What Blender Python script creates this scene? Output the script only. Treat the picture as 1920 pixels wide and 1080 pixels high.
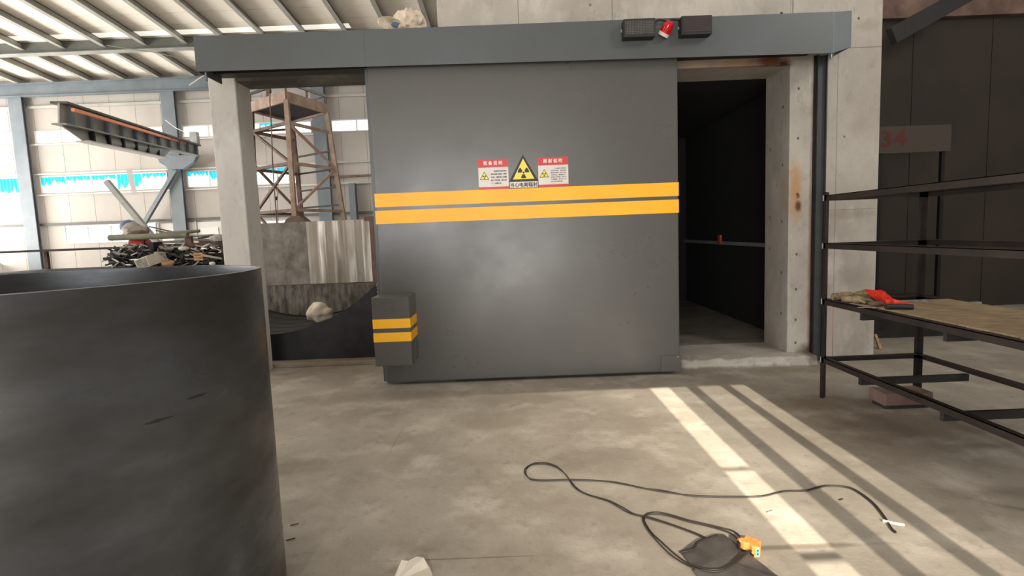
import bpy, bmesh, math, random
from mathutils import Vector, Matrix, noise
random.seed(7)
SC = bpy.context.scene
COL = SC.collection
for o in list(bpy.data.objects): bpy.data.objects.remove(o)

# ------------------------------------------------------------------ camera
F = 1040.0; TH = math.atan(105/1040.0); PH = math.atan(0.0385); H = 1.5
fw = Vector((0, math.cos(TH), -math.sin(TH))); u0 = Vector((0, math.sin(TH), math.cos(TH))); r0 = Vector((1, 0, 0))
rt = math.cos(PH)*r0 - math.sin(PH)*u0; up = math.sin(PH)*r0 + math.cos(PH)*u0
cam = bpy.data.cameras.new('camera'); co = bpy.data.objects.new('camera', cam); COL.objects.link(co)
cam.sensor_width = 36; cam.lens = F/1920*36; cam.clip_start = 0.05; cam.clip_end = 300
m = Matrix((rt, up, -fw)).transposed().to_4x4(); m.translation = (0, 0, H); co.matrix_world = m
SC.camera = co

# survey helpers: measured points of the photograph turned into places in the hall
def D(x, y): return fw + rt*((x-960)/F) + up*((540-y)/F)
def P(x, y, Y):
    v = D(x, y); return Vector((0, 0, H)) + v*(Y/v.y)
def G(x, y, z=0.0):
    v = D(x, y); return Vector((0, 0, H)) + v*((z-H)/v.z)

# ------------------------------------------------------------------ light
SC.view_settings.view_transform = 'Standard'; SC.view_settings.look = 'None'
SC.view_settings.gamma = 1; SC.view_settings.exposure = 0.38
SC.view_settings.use_curve_mapping = False
w = bpy.data.worlds.new('sky'); SC.world = w; w.use_nodes = True
bg = w.node_tree.nodes['Background']; bg.inputs[0].default_value = (0.93, 0.97, 1.0, 1); bg.inputs[1].default_value = 2.0
def light(name, kind, energy, color, loc, rot, sx=1, sy=1, **k):
    l = bpy.data.lights.new(name, kind); l.energy = energy; l.color = color
    if kind == 'AREA': l.shape = 'RECTANGLE'; l.size = sx; l.size_y = sy
    for a, b in k.items(): setattr(l, a, b)
    o = bpy.data.objects.new(name, l); COL.objects.link(o); o.location = loc; o.rotation_euler = rot; return o
TAN = 0.45; WF = -9.0                                   # sun height, plane of the wall behind the camera
light('sun', 'SUN', 17, (1.0, 0.88, 0.72), (0, -20, 12), (math.pi/2-math.atan(TAN), 0, 0), angle=0.0022)
light('gate_daylight', 'AREA', 500, (0.97, 0.98, 1.0), (-2.3, WF+0.1, 1.95), (math.radians(90), 0, 0), 8.2, 3.5)
light('side_window_daylight', 'AREA', 220, (1, 0.98, 0.95), (8.5, -2.0, 7.6), (Vector((8.5, -2.0, 7.6))-Vector((.5, 6, 1.8))).to_track_quat('Z', 'Y').to_euler(), 2.2, 2.2)
light('hall_fill_left', 'AREA', 3100, (1, 0.96, 0.90), (-22, 12, 2.6), (math.radians(140), 0, math.radians(-90)), 20, 5)  # added upward fill that brightens the roof underside and left floor
light('skylight_light', 'AREA', 130, (1, 0.98, 0.94), (-7.5, 16, 7.6), (0, 0, 0), 12, 6)
SC.cycles.use_denoising = True
SC.cycles.max_bounces = 8; SC.cycles.transparent_max_bounces = 12
SC.cycles.sample_clamp_indirect = 6

# ------------------------------------------------------------------ materials
def S(r, g, b):
    f = lambda c: (c/255/12.92) if c/255 <= 0.04045 else ((c/255+0.055)/1.055)**2.4
    return (f(r), f(g), f(b), 1)
def nodes(name):
    m = bpy.data.materials.new(name); m.use_nodes = True
    return m, m.node_tree.nodes, m.node_tree.links, m.node_tree.nodes['Principled BSDF']
def mixc(N, L, fac, a, b):
    x = N.new('ShaderNodeMix'); x.data_type = 'RGBA'
    if hasattr(fac, 'links') or hasattr(fac, 'is_linked'): L.new(fac, x.inputs['Factor'])
    else: x.inputs['Factor'].default_value = fac
    for s, v in ((x.inputs[6], a), (x.inputs[7], b)):
        if isinstance(v, tuple): s.default_value = v
        else: L.new(v, s)
    return x.outputs[2]
def noi(N, L, co_, scale, detail=4, rough=0.6, sc=(1, 1, 1), lo=0.35, hi=0.65):
    mp = N.new('ShaderNodeMapping'); mp.inputs['Scale'].default_value = sc; L.new(co_, mp.inputs[0])
    n = N.new('ShaderNodeTexNoise'); n.inputs['Scale'].default_value = scale; n.inputs['Detail'].default_value = detail; n.inputs['Roughness'].default_value = rough
    L.new(mp.outputs[0], n.inputs['Vector'])
    r = N.new('ShaderNodeMapRange'); r.inputs[1].default_value = lo; r.inputs[2].default_value = hi
    L.new(n.outputs[0], r.inputs[0]); return r.outputs[0]
def mat(name, col, rough=0.6, metal=0.0, col2=None, scale=3.0, sc=(1, 1, 1), bump=0.0, bscale=40, rvar=0.0, lo=0.35, hi=0.65, spec=None):
    m, N, L, B = nodes(name)
    B.inputs['Base Color'].default_value = col; B.inputs['Roughness'].default_value = rough; B.inputs['Metallic'].default_value = metal
    if spec is not None: B.inputs['Specular IOR Level'].default_value = spec
    tc = N.new('ShaderNodeTexCoord').outputs['Object']
    if col2:
        f = noi(N, L, tc, scale, sc=sc, lo=lo, hi=hi); L.new(mixc(N, L, f, col, col2), B.inputs['Base Color'])
        if rvar:
            r = N.new('ShaderNodeMapRange'); r.inputs[3].default_value = rough-rvar; r.inputs[4].default_value = rough+rvar
            L.new(f, r.inputs[0]); L.new(r.outputs[0], B.inputs['Roughness'])
    if bump:
        b = N.new('ShaderNodeBump'); b.inputs['Strength'].default_value = bump; b.inputs['Distance'].default_value = 0.02
        L.new(noi(N, L, tc, bscale, sc=sc, lo=0, hi=1), b.inputs['Height']); L.new(b.outputs[0], B.inputs['Normal'])
    return m
def concrete(name, base, dark, light_, stains_shade=(), lines=(), rough=0.85, streak=(1, 1, 1)):
    """cast concrete; stains = (x, y, z, rx, ry, rz, colour, strength); lines = (axis, value, other axis, lo, hi)"""
    m, N, L, B = nodes(name)
    tc = N.new('ShaderNodeTexCoord').outputs['Object']
    c = mixc(N, L, noi(N, L, tc, 0.9, 6, 0.65, streak), dark, base)
    c = mixc(N, L, noi(N, L, tc, 2.3, 5, 0.6, streak, 0.5, 0.75), c, light_)
    spk = noi(N, L, tc, 9, 6, 0.7, streak, 0.55, 0.8)
    s2 = N.new('ShaderNodeMath'); s2.operation = 'MULTIPLY'; s2.inputs[1].default_value = 0.7; L.new(spk, s2.inputs[0])
    c = mixc(N, L, s2.outputs[0], c, tuple(0.55*v for v in dark[:3])+(1,))
    fine = noi(N, L, tc, 70, 3, 0.7, (1, 1, 1), 0.3, 0.8)
    f2 = N.new('ShaderNodeMath'); f2.operation = 'MULTIPLY'; f2.inputs[1].default_value = 0.25; L.new(fine, f2.inputs[0])
    c = mixc(N, L, f2.outputs[0], c, dark)
    nz = noi(N, L, tc, 6, 5, 0.65, (1, 1, 1), 0, 1)
    for (x, y, z, rx, ry, rz, colr, st) in stains_shade:
        mp = N.new('ShaderNodeMapping'); mp.vector_type = 'TEXTURE'
        mp.inputs['Location'].default_value = (x, y, z); mp.inputs['Scale'].default_value = (rx, ry, rz); L.new(tc, mp.inputs[0])
        ln = N.new('ShaderNodeVectorMath'); ln.operation = 'LENGTH'; L.new(mp.outputs[0], ln.inputs[0])
        ad = N.new('ShaderNodeMath'); ad.operation = 'MULTIPLY_ADD'; ad.inputs[1].default_value = 1.1 if max(rx, rz, ry if ry < 5 else 0) > 0.05 else 0.1
        L.new(nz, ad.inputs[0]); L.new(ln.outputs['Value'], ad.inputs[2])
        r = N.new('ShaderNodeMapRange'); k = 0.5 if ad.inputs[1].default_value > 1 else 0.05
        r.inputs[1].default_value = 1.0+k; r.inputs[2].default_value = 0.35+k; r.inputs[4].default_value = st; L.new(ad.outputs[0], r.inputs[0])
        c = mixc(N, L, r.outputs[0], c, colr)
    if lines:
        sp = N.new('ShaderNodeSeparateXYZ'); L.new(tc, sp.inputs[0])
        for (ax, v, ax2, lo, hi, wd) in lines:
            def M(op, a, b):
                q = N.new('ShaderNodeMath'); q.operation = op
                for i, t in enumerate((a, b)):
                    if isinstance(t, (int, float)): q.inputs[i].default_value = t
                    else: L.new(t, q.inputs[i])
                return q.outputs[0]
            a = M('LESS_THAN', M('ABSOLUTE', M('SUBTRACT', sp.outputs[ax], v), 0), wd)
            b = M('MULTIPLY', M('GREATER_THAN', sp.outputs[ax2], lo), M('LESS_THAN', sp.outputs[ax2], hi))
            c = mixc(N, L, M('MULTIPLY', M('MULTIPLY', a, b), 0.65), c, (0.09, 0.075, 0.06, 1))
    L.new(c, B.inputs['Base Color']); B.inputs['Roughness'].default_value = rough
    b = N.new('ShaderNodeBump'); b.inputs['Strength'].default_value = 0.25; b.inputs['Distance'].default_value = 0.01
    L.new(noi(N, L, tc, 25, 6, 0.7, streak, 0, 1), b.inputs['Height']); L.new(b.outputs[0], B.inputs['Normal'])
    return m
def emit(name, col, st):
    m, N, L, B = nodes(name); B.inputs['Emission Color'].default_value = col; B.inputs['Emission Strength'].default_value = st; B.inputs['Base Color'].default_value = col; return m
def sheet(name, col, trans, grade=None):
    """thin translucent sheet: part of the light goes straight through"""
    m, N, L, B = nodes(name); B.inputs['Base Color'].default_value = col; B.inputs['Roughness'].default_value = 0.5
    t = N.new('ShaderNodeBsdfTransparent'); t.inputs[0].default_value = (1, 1, 1, 1)
    x = N.new('ShaderNodeMixShader'); x.inputs[0].default_value = trans
    if grade:      # passed light falls off along the row, to fade the sunlit floor
        sp = N.new('ShaderNodeSeparateXYZ'); L.new(N.new('ShaderNodeTexCoord').outputs['Object'], sp.inputs[0])
        r = N.new('ShaderNodeMapRange'); r.inputs[1].default_value = grade[0]; r.inputs[2].default_value = grade[1]; r.inputs[3].default_value = 0; r.inputs[4].default_value = trans
        L.new(sp.outputs[0], r.inputs[0]); L.new(r.outputs[0], x.inputs[0])
    L.new(B.outputs[0], x.inputs[1]); L.new(t.outputs[0], x.inputs[2]); L.new(x.outputs[0], N['Material Output'].inputs[0]); return m

RUST = (0.22, 0.085, 0.03, 1); BLK = (0.02, 0.017, 0.014, 1); BRN = (0.12, 0.085, 0.055, 1)
holes = []
for z in (2.85, 2.35, 1.78, 1.15, 0.78, 0.45, 0.2): holes.append((3.02, 5.86, z, 0.016, 0.05, 0.02, BLK, 0.9))
holes += [(3.5, 5.86, 2.35, .016, .05, .016, BLK, .7), (3.62, 5.86, 3.52, .016, .05, .02, BLK, .9), (0.9, 5.86, 3.75, .02, .05, .02, BLK, .6)]
for z in (2.7, 2.1, 1.5, 0.95, 0.5): holes.append((2.93, 6.0, z, 0.05, 0.02, 0.025, BLK, 0.8))
for z in (2.3, 1.55, 1.2): holes.append((2.93, 6.28, z, 0.05, 0.02, 0.025, RUST, 0.8))
M = {}
M['floor'] = concrete('floor_concrete', S(164, 158, 147), S(134, 126, 115), S(184, 178, 168), stains_shade=[
    (-1.55, 3.55, 0, 0.35, 0.2, 5, S(112, 104, 92), 0.7), (0.4, 3.5, 0, .5, .3, 5, S(118, 110, 98), 0.6), (-0.2, 4.3, 0, .5, .35, 5, S(132, 122, 110), 0.6),
    (-.25, 2.44, 0, .5, .007, 5, S(90, 82, 70), .7), (-.9, 4.0, 0, .006, .5, 5, S(100, 92, 80), .5), (.15, 4.9, 0, .7, .25, 5, S(128, 120, 106), .5), (1.25, 2.43, 0, .5, .03, 5, S(95, 85, 72), .7), (0.25, 2.9, 0, .4, .2, 5, S(135, 127, 114), .5), (-1.2, 5.1, 0, 1.2, .25, 5, S(125, 115, 102), .6),
    (2.5, 4.45, 0, .5, .3, 5, S(112, 98, 80), .7), (3.0, 5.5, 0, .8, .22, 5, S(125, 110, 90), .55), (2.9, 3.9, 0, .8, .6, 5, S(96, 82, 66), .7)], rough=0.7)  # browner patches by the right wall and around the rack
M['wall'] = concrete('cast_concrete', S(190, 184, 174), S(158, 151, 141), S(206, 201, 192), stains_shade=[
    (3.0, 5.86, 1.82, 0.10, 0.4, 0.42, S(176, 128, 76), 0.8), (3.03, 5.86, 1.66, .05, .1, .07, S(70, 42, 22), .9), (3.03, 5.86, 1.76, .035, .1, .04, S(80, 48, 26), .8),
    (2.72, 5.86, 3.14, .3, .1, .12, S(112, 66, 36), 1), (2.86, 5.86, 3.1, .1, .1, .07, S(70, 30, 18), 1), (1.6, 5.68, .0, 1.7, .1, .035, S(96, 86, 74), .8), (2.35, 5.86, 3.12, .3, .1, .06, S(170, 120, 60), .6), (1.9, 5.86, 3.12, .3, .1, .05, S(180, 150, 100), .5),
    (3.17, 5.86, 1.0, .04, .1, 2.6, S(130, 100, 72), .7), (3.17, 5.8, 0.1, .2, .3, .13, S(80, 52, 34), .8),  # tall brown strip paints the shadow beside the post
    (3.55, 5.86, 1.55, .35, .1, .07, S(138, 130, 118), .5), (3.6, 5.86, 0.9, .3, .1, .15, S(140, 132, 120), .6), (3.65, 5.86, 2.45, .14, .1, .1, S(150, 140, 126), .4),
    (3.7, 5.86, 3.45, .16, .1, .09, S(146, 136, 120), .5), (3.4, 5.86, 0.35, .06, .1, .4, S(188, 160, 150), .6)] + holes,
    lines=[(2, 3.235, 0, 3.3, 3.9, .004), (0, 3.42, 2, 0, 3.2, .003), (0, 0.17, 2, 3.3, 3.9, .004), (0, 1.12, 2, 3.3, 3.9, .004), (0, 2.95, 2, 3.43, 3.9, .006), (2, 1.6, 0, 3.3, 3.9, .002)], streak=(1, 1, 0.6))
M['column'] = concrete('column_concrete', S(200, 197, 191), S(180, 175, 168), S(216, 214, 210), stains_shade=[(-3.0, 6.08, 2.3, .01, .1, .25, BLK, .5), (-3.02, 6.08, 2.62, .02, .1, .03, BLK, .8), (-2.85, 6.25, 1.85, .1, .02, .03, BRN, .8), (-3.0, 6.08, 1.88, .13, .1, .06, S(200, 192, 178), .7)],
    lines=[(2, 1.925, 0, -3.2, -2.85, .006)], streak=(1, 1, 0.4))
M['pad'] = concrete('pad_concrete', S(150, 138, 122), S(118, 106, 92), S(172, 160, 144))
M['lintel'] = concrete('shade_dark_lintel', S(92, 90, 82), S(62, 60, 54), S(116, 112, 104))  # shadow of the header put into the dark base colour
M['roomfloor'] = concrete('dimmed_room_floor', S(144, 136, 126), S(112, 104, 94), S(160, 152, 142))  # base colour darkened to carry the dimness of the room
M['paint'] = mat('dark_grey_gloss_paint', S(92, 90, 87), 0.31, 0.1, S(84, 82, 79), 1.3, bump=0.05, bscale=3, rvar=0.05)
M['beampaint'] = mat('blue_grey_paint', S(86, 91, 93), 0.38, 0.1, S(80, 83, 83), 1.1, bump=0.04, bscale=3)
M['alu'] = mat('brushed_zinc', S(150, 162, 168), 0.35, 0.6, S(140, 152, 158), 1.5)
M['yellow'] = mat('yellow_tape', S(255, 190, 30), 0.45, 0, S(250, 180, 26), 2, bump=0.05, bscale=12)
M['red'] = mat('sign_red', S(208, 48, 44), 0.4, 0, S(196, 42, 40), 8)
M['white'] = mat('sign_white', S(226, 220, 212), 0.45, 0, S(214, 208, 202), 6)
M['black'] = mat('sign_black', S(40, 26, 20), 0.5)
M['signyellow'] = mat('sign_yellow', S(236, 218, 84), 0.45)
M['line'] = mat('sign_pale_line', S(185, 178, 176), 0.5)
M['blackplastic'] = mat('black_plastic', S(24, 22, 21), 0.55, 0, S(32, 29, 28), 6)
M['rubber'] = mat('black_rubber', S(38, 32, 27), 0.6)
M['steel_bl'] = mat('blue_grey_steel', S(112, 120, 125), 0.5, 0.05, S(98, 106, 112), 1.5)
M['darkpost'] = mat('dark_post_paint', S(66, 70, 73), 0.5, 0.1, S(56, 59, 61), 2)
M['steel_lt'] = mat('pale_grey_steel', S(165, 165, 160), 0.5, 0.1, S(140, 140, 134), 2)
M['purlin'] = mat('purlin_galvanised', S(176, 174, 166), 0.5, 0.1, S(156, 153, 144), 1.0)
M['rafter'] = mat('rafter_paint', S(92, 92, 86), 0.6, 0, S(80, 82, 76), 1.5)
M['roof'] = mat('roof_sheet', S(244, 236, 224), 0.6, 0, S(232, 223, 210), 0.7)
M['rooflight'] = emit('rooflight_sheet', (1, .95, .85, 1), 0.55)
M['hallwall'] = mat('hall_wall_sheet', S(178, 172, 165), 0.7, 0, S(164, 157, 150), 0.5, (1, 1, .5))
M['frame_w'] = mat('white_window_frame', S(205, 200, 195), 0.5)
M['glass'] = sheet('window_glass', (0.9, 0.95, 1, 1), 0.85)
M['film'] = None
m_, N_, L_, B_ = nodes('torn_cyan_film'); t_ = N_.new('ShaderNodeBsdfTranslucent'); t_.inputs[0].default_value = (0.01, 0.55, 0.78, 1)
x_ = N_.new('ShaderNodeMixShader'); x_.inputs[0].default_value = 0.75; B_.inputs['Base Color'].default_value = (0.02, 0.45, 0.65, 1)
L_.new(B_.outputs[0], x_.inputs[1]); L_.new(t_.outputs[0], x_.inputs[2]); L_.new(x_.outputs[0], N_['Material Output'].inputs[0]); M['film'] = m_
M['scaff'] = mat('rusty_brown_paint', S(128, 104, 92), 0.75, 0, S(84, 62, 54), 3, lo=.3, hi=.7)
M['scaff_lt'] = mat('pale_brown_paint', S(178, 158, 142), 0.75, 0, S(140, 112, 96), 4, lo=.3, hi=.7)  # paler tone for near and right posts, boards and some braces
M['deck'] = mat('deck_underside', S(52, 52, 58), 0.7)
M['blacksteel'] = mat('hot_rolled_steel', S(44, 42, 44), 0.42, 0.55, S(30, 28, 30), 2.5, bump=.04, bscale=12, rvar=.08)
M['matt_dark'] = mat('matt_dark_steel', S(30, 28, 30), 0.7, 0, S(22, 20, 22), 3)  # even near-black tone for the trough sheet and ladder rungs
M['drum'] = mat('mill_scale_steel', S(86, 89, 92), 0.33, 0.6, S(60, 58, 57), 1.7, (1, 1, 2.5), bump=.05, bscale=5, rvar=.09)
M['rack'] = mat('angle_iron', S(52, 42, 38), 0.55, 0.4, S(36, 30, 28), 4, bump=.1, bscale=40)
M['galv'] = mat('worn_sheet_metal', S(136, 130, 122), 0.55, 0.3, S(98, 90, 82), 4.5, (1, 1, .8), bump=.15, bscale=20, rvar=.1)
M['galv2'] = mat('mottled_sheet_metal', S(122, 116, 106), 0.6, 0.2, S(62, 56, 50), 9, (1.4, 1, .4), bump=.15, bscale=20)
M['shiny'] = mat('polished_sheet_metal', S(176, 170, 160), 0.36, 0.5, S(132, 122, 108), 2.2, (3, 1, .3), bump=.2, bscale=2.5, rvar=.1)
M['darkwall'] = mat('unlit_room_dark', S(36, 34, 32), 0.9, 0, S(30, 28, 26), 2)  # near-black colour stands in for the room's lack of light
M['rightdark'] = mat('dark_brown_panel', S(52, 43, 35), 0.8, 0, S(42, 35, 29), 1)
M['cream'] = mat('cream_panel', S(206, 198, 160), 0.7)
M['orange'] = mat('orange_plastic', S(240, 158, 84), 0.45, 0, S(228, 140, 70), 20)
M['teal'] = mat('teal_face', S(110, 165, 155), 0.5)
M['redglass'] = mat('red_beacon_lens', S(190, 12, 20), 0.12)
M['bag'] = mat('dirty_white_woven_plastic', S(222, 210, 192), 0.7, 0, S(186, 168, 146), 5, bump=.2, bscale=30)
M['paper'] = mat('crumpled_white_paper', S(222, 216, 204), 0.7, 0, S(204, 196, 184), 8)
M['glove'] = mat('dirty_cotton', S(150, 134, 100), 0.9, 0, S(84, 68, 50), 18, bump=.5, bscale=90)
M['plate'] = mat('grey_rubber_sheet', S(92, 88, 86), 0.6, 0.1, S(66, 62, 60), 7, bump=.1, bscale=20)
M['board'] = mat('old_plywood', S(150, 132, 104), 0.8, 0, S(116, 98, 74), 6, (1, 5, 1))
M['redbag'] = mat('red_plastic_bag', S(226, 62, 40), 0.35, 0, S(200, 40, 30), 10)
M['blue'] = mat('blue_scrap', S(70, 92, 120), 0.6)
M['green'] = mat('green_grey_pipe', S(132, 132, 112), 0.6, 0, S(96, 98, 84), 3)
M['redcan'] = mat('red_cylinder_paint', S(206, 78, 54), 0.5, 0, S(160, 50, 38), 8)
M['scrap_dark'] = mat('dark_oily_scrap', S(56, 54, 50), 0.6, 0.3, S(36, 32, 30), 6)
M['scrap_brown'] = mat('rusty_scrap', S(112, 88, 74), 0.8, 0, S(70, 50, 42), 7)
M['scrap_light'] = mat('pale_scrap', S(168, 162, 154), 0.6, 0.1, S(112, 106, 98), 8)
M['cabinet'] = mat('off_white_enamel', S(206, 200, 186), 0.5, 0, S(188, 180, 164), 5)
M['wood'] = mat('crate_wood', S(186, 148, 112), 0.8, 0, S(150, 112, 80), 8, (1, 1, 6))
M['rail_or'] = mat('copper_orange_rail', S(238, 150, 104), 0.5)
M['numred'] = mat('dark_red_paint', S(84, 26, 22), 0.7)
M['numboard'] = mat('grey_number_board', S(66, 58, 50), 0.8)  # light board coloured dark to suit the unlit corner
M['drape'] = mat('translucent_grp', S(200, 190, 170), 0.6)

# LED matrix face: a fine grid of lamps, flat print on a flat screen
def ledmat(name, lit, dark, hor):
    m, N, L, B = nodes(name); tc = N.new('ShaderNodeTexCoord').outputs['Object']
    sp = N.new('ShaderNodeSeparateXYZ'); L.new(tc, sp.inputs[0]); outs = []
    for ax in ((0, 2) if not hor else (2,)):
        a = N.new('ShaderNodeMath'); a.operation = 'MULTIPLY'; a.inputs[1].default_value = 2*math.pi/0.0145; L.new(sp.outputs[ax], a.inputs[0])
        b = N.new('ShaderNodeMath'); b.operation = 'SINE'; L.new(a.outputs[0], b.inputs[0])
        c = N.new('ShaderNodeMath'); c.operation = 'GREATER_THAN'; c.inputs[1].default_value = 0.72; L.new(b.outputs[0], c.inputs[0]); outs.append(c.outputs[0])
    f = outs[0]
    if len(outs) > 1:
        q = N.new('ShaderNodeMath'); q.operation = 'MAXIMUM'; L.new(outs[0], q.inputs[0]); L.new(outs[1], q.inputs[1]); f = q.outputs[0]
    L.new(mixc(N, L, f, dark, lit), B.inputs['Base Color']); B.inputs['Roughness'].default_value = 0.5; return m
M['led1'] = ledmat('led_grid_grey', S(92, 88, 82), S(10, 9, 8), False)
M['led2'] = ledmat('led_grid_red', S(70, 38, 36), S(20, 14, 13), True)

# ------------------------------------------------------------------ mesh helpers
class MB:
    def __init__(s): s.v = []; s.f = []; s.smooth = False
    def add(s, vs, fs):
        n = len(s.v); s.v += [Vector(v) for v in vs]; s.f += [[n+i for i in f] for f in fs]; return s
    def box(s, x0, x1, y0, y1, z0, z1):
        vs = [(x, y, z) for x in (x0, x1) for y in (y0, y1) for z in (z0, z1)]
        return s.add(vs, [(0, 1, 3, 2), (4, 6, 7, 5), (0, 4, 5, 1), (2, 3, 7, 6), (0, 2, 6, 4), (1, 5, 7, 3)])
    def hexa(s, q):  # 8 corners: bottom ring 4, top ring 4
        return s.add(q, [(3, 2, 1, 0), (4, 5, 6, 7), (0, 1, 5, 4), (1, 2, 6, 5), (2, 3, 7, 6), (3, 0, 4, 7)])
    def bar(s, p, q, w, h, upv=(0, 0, 1)):
        p = Vector(p); q = Vector(q); d = (q-p).normalized(); u = Vector(upv)
        if abs(d.dot(u)) > 0.95: u = Vector((0, 1, 0))
        a = d.cross(u).normalized()*w/2; b = a.cross(d).normalized()*h/2
        return s.hexa([p-a-b, p+a-b, p+a+b, p-a+b, q-a-b, q+a-b, q+a+b, q-a+b])
    def angle(s, p, q, w, t, a, b):  # L-section along p-q, legs along a and b
        p = Vector(p); q = Vector(q); a = Vector(a); b = Vector(b)
        s.hexa([p, p+a*w, p+a*w+b*t, p+b*t, q, q+a*w, q+a*w+b*t, q+b*t])
        return s.hexa([p, p+a*t, p+a*t+b*w, p+b*w, q, q+a*t, q+a*t+b*w, q+b*w])
    def cyl(s, p, q, r, r2=None, n=16, cap=True):
        p = Vector(p); q = Vector(q); r2 = r if r2 is None else r2; d = (q-p).normalized()
        u = Vector((0, 0, 1)) if abs(d.z) < 0.9 else Vector((1, 0, 0)); a = d.cross(u).normalized(); b = a.cross(d)
        vs = [c+(a*math.cos(t)+b*math.sin(t))*rr for c, rr in ((p, r), (q, r2)) for t in [2*math.pi*i/n for i in range(n)]]
        fs = [(i, (i+1) % n, n+(i+1) % n, n+i) for i in range(n)]
        if cap: fs += [tuple(range(n))[::-1], tuple(range(n, 2*n))]
        return s.add(vs, fs)
    def tube(s, pts, r, n=6):
        pts = [Vector(p) for p in pts]; rings = []; N = len(pts); vs = []
        for i, p in enumerate(pts):
            d = (pts[min(i+1, N-1)]-pts[max(i-1, 0)]).normalized()
            u = Vector((0, 0, 1)) if abs(d.z) < 0.95 else Vector((1, 0, 0)); a = d.cross(u).normalized(); b = a.cross(d)
            vs += [p+(a*math.cos(t)+b*math.sin(t))*r for t in [2*math.pi*k/n for k in range(n)]]
        fs = [(i*n+k, i*n+(k+1) % n, (i+1)*n+(k+1) % n, (i+1)*n+k) for i in range(N-1) for k in range(n)]
        fs += [tuple(range(n))[::-1], tuple(range((N-1)*n, N*n))]
        s.smooth = True; return s.add(vs, fs)
    def prism(s, poly, y0, y1):  # poly in (x, z), between two y
        n = len(poly); vs = [(x, y, z) for y in (y0, y1) for x, z in poly]
        return s.add(vs, [tuple(range(n)), tuple(range(2*n-1, n-1, -1))]+[(i, n+i, n+(i+1) % n, (i+1) % n) for i in range(n)])
    def prismz(s, poly, z0, z1):
        n = len(poly); vs = [(x, y, z) for z in (z0, z1) for x, y in poly]
        return s.add(vs, [tuple(range(n))[::-1], tuple(range(n, 2*n))]+[(i, (i+1) % n, n+(i+1) % n, n+i) for i in range(n)])
    def blob(s, c, r, seed=0, amp=0.25, sub=3, fr=2.0, ridge=False):
        bm = bmesh.new(); bmesh.ops.create_icosphere(bm, subdivisions=sub, radius=1)
        vs = []
        for v in bm.verts:
            p = v.co; q = p*fr+Vector((seed*7.1, seed*3.3, seed)); k = noise.noise(q)
            if ridge: k = 1-2*abs(k)+0.5*noise.noise(q*2.7)
            k = 1+amp*k; vs.append(Vector((c[0]+p.x*r[0]*k, c[1]+p.y*r[1]*k, c[2]+p.z*r[2]*k)))
        fs = [[v.index for v in f.verts] for f in bm.faces]; bm.free(); s.smooth = True; return s.add(vs, fs)
    def build(s, name, m, parent=None, bevel=0, smooth=None):
        org = parent.matrix_world.translation if parent else Vector((0, 0, 0))
        if parent and parent.parent: org = parent['_o'] if '_o' in parent else org
        me = bpy.data.meshes.new(name); base = ORG.get(parent.name, Vector((0, 0, 0))) if parent else Vector((0, 0, 0))
        me.from_pydata([v-base for v in s.v], [], s.f)
        me.materials.append(M[m] if isinstance(m, str) else m)
        bm = bmesh.new(); bm.from_mesh(me); bmesh.ops.recalc_face_normals(bm, faces=bm.faces); bm.to_mesh(me); bm.free()
        sm = s.smooth if smooth is None else smooth
        if sm:
            me.polygons.foreach_set('use_smooth', [True]*len(me.polygons))
            try: me.set_sharp_from_angle(angle=math.radians(50))
            except Exception: pass
        me.update()
        o = bpy.data.objects.new(name, me); COL.objects.link(o)
        if parent: o.parent = parent
        ORG[o.name] = base
        if bevel:
            b = o.modifiers.new('bevel', 'BEVEL'); b.width = bevel; b.segments = 2; b.limit_method = 'ANGLE'
        return o
ORG = {}
def tag(o, label=None, cat=None, group=None, kind=None):
    if label: o['label'] = label
    if cat: o['category'] = cat
    if group: o['group'] = group
    if kind: o['kind'] = kind
    return o
def thing(name, loc, label, cat, group=None):
    o = bpy.data.objects.new(name, None); COL.objects.link(o); o.location = loc; o.empty_display_size = .1
    ORG[o.name] = Vector(loc); return tag(o, label, cat, group)
def struct(o): o['kind'] = 'structure'; return o
def sempty(name, loc=(0, 0, 0)):
    o = bpy.data.objects.new(name, None); COL.objects.link(o); o.location = loc; ORG[o.name] = Vector(loc); o['kind'] = 'structure'; return o
def one(mb, name, m, label, cat, group=None, bevel=0, smooth=None, loc=None):
    """a thing that is one mesh; its origin is put at the foot of its own box"""
    xs = [v.x for v in mb.v]; ys = [v.y for v in mb.v]; zs = [v.z for v in mb.v]
    c = Vector(((min(xs)+max(xs))/2, (min(ys)+max(ys))/2, min(zs)))
    mb.v = [v-c for v in mb.v]; o = mb.build(name, m, None, bevel, smooth); o.location = c; ORG[o.name] = c
    return tag(o, label, cat, group)
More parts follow.
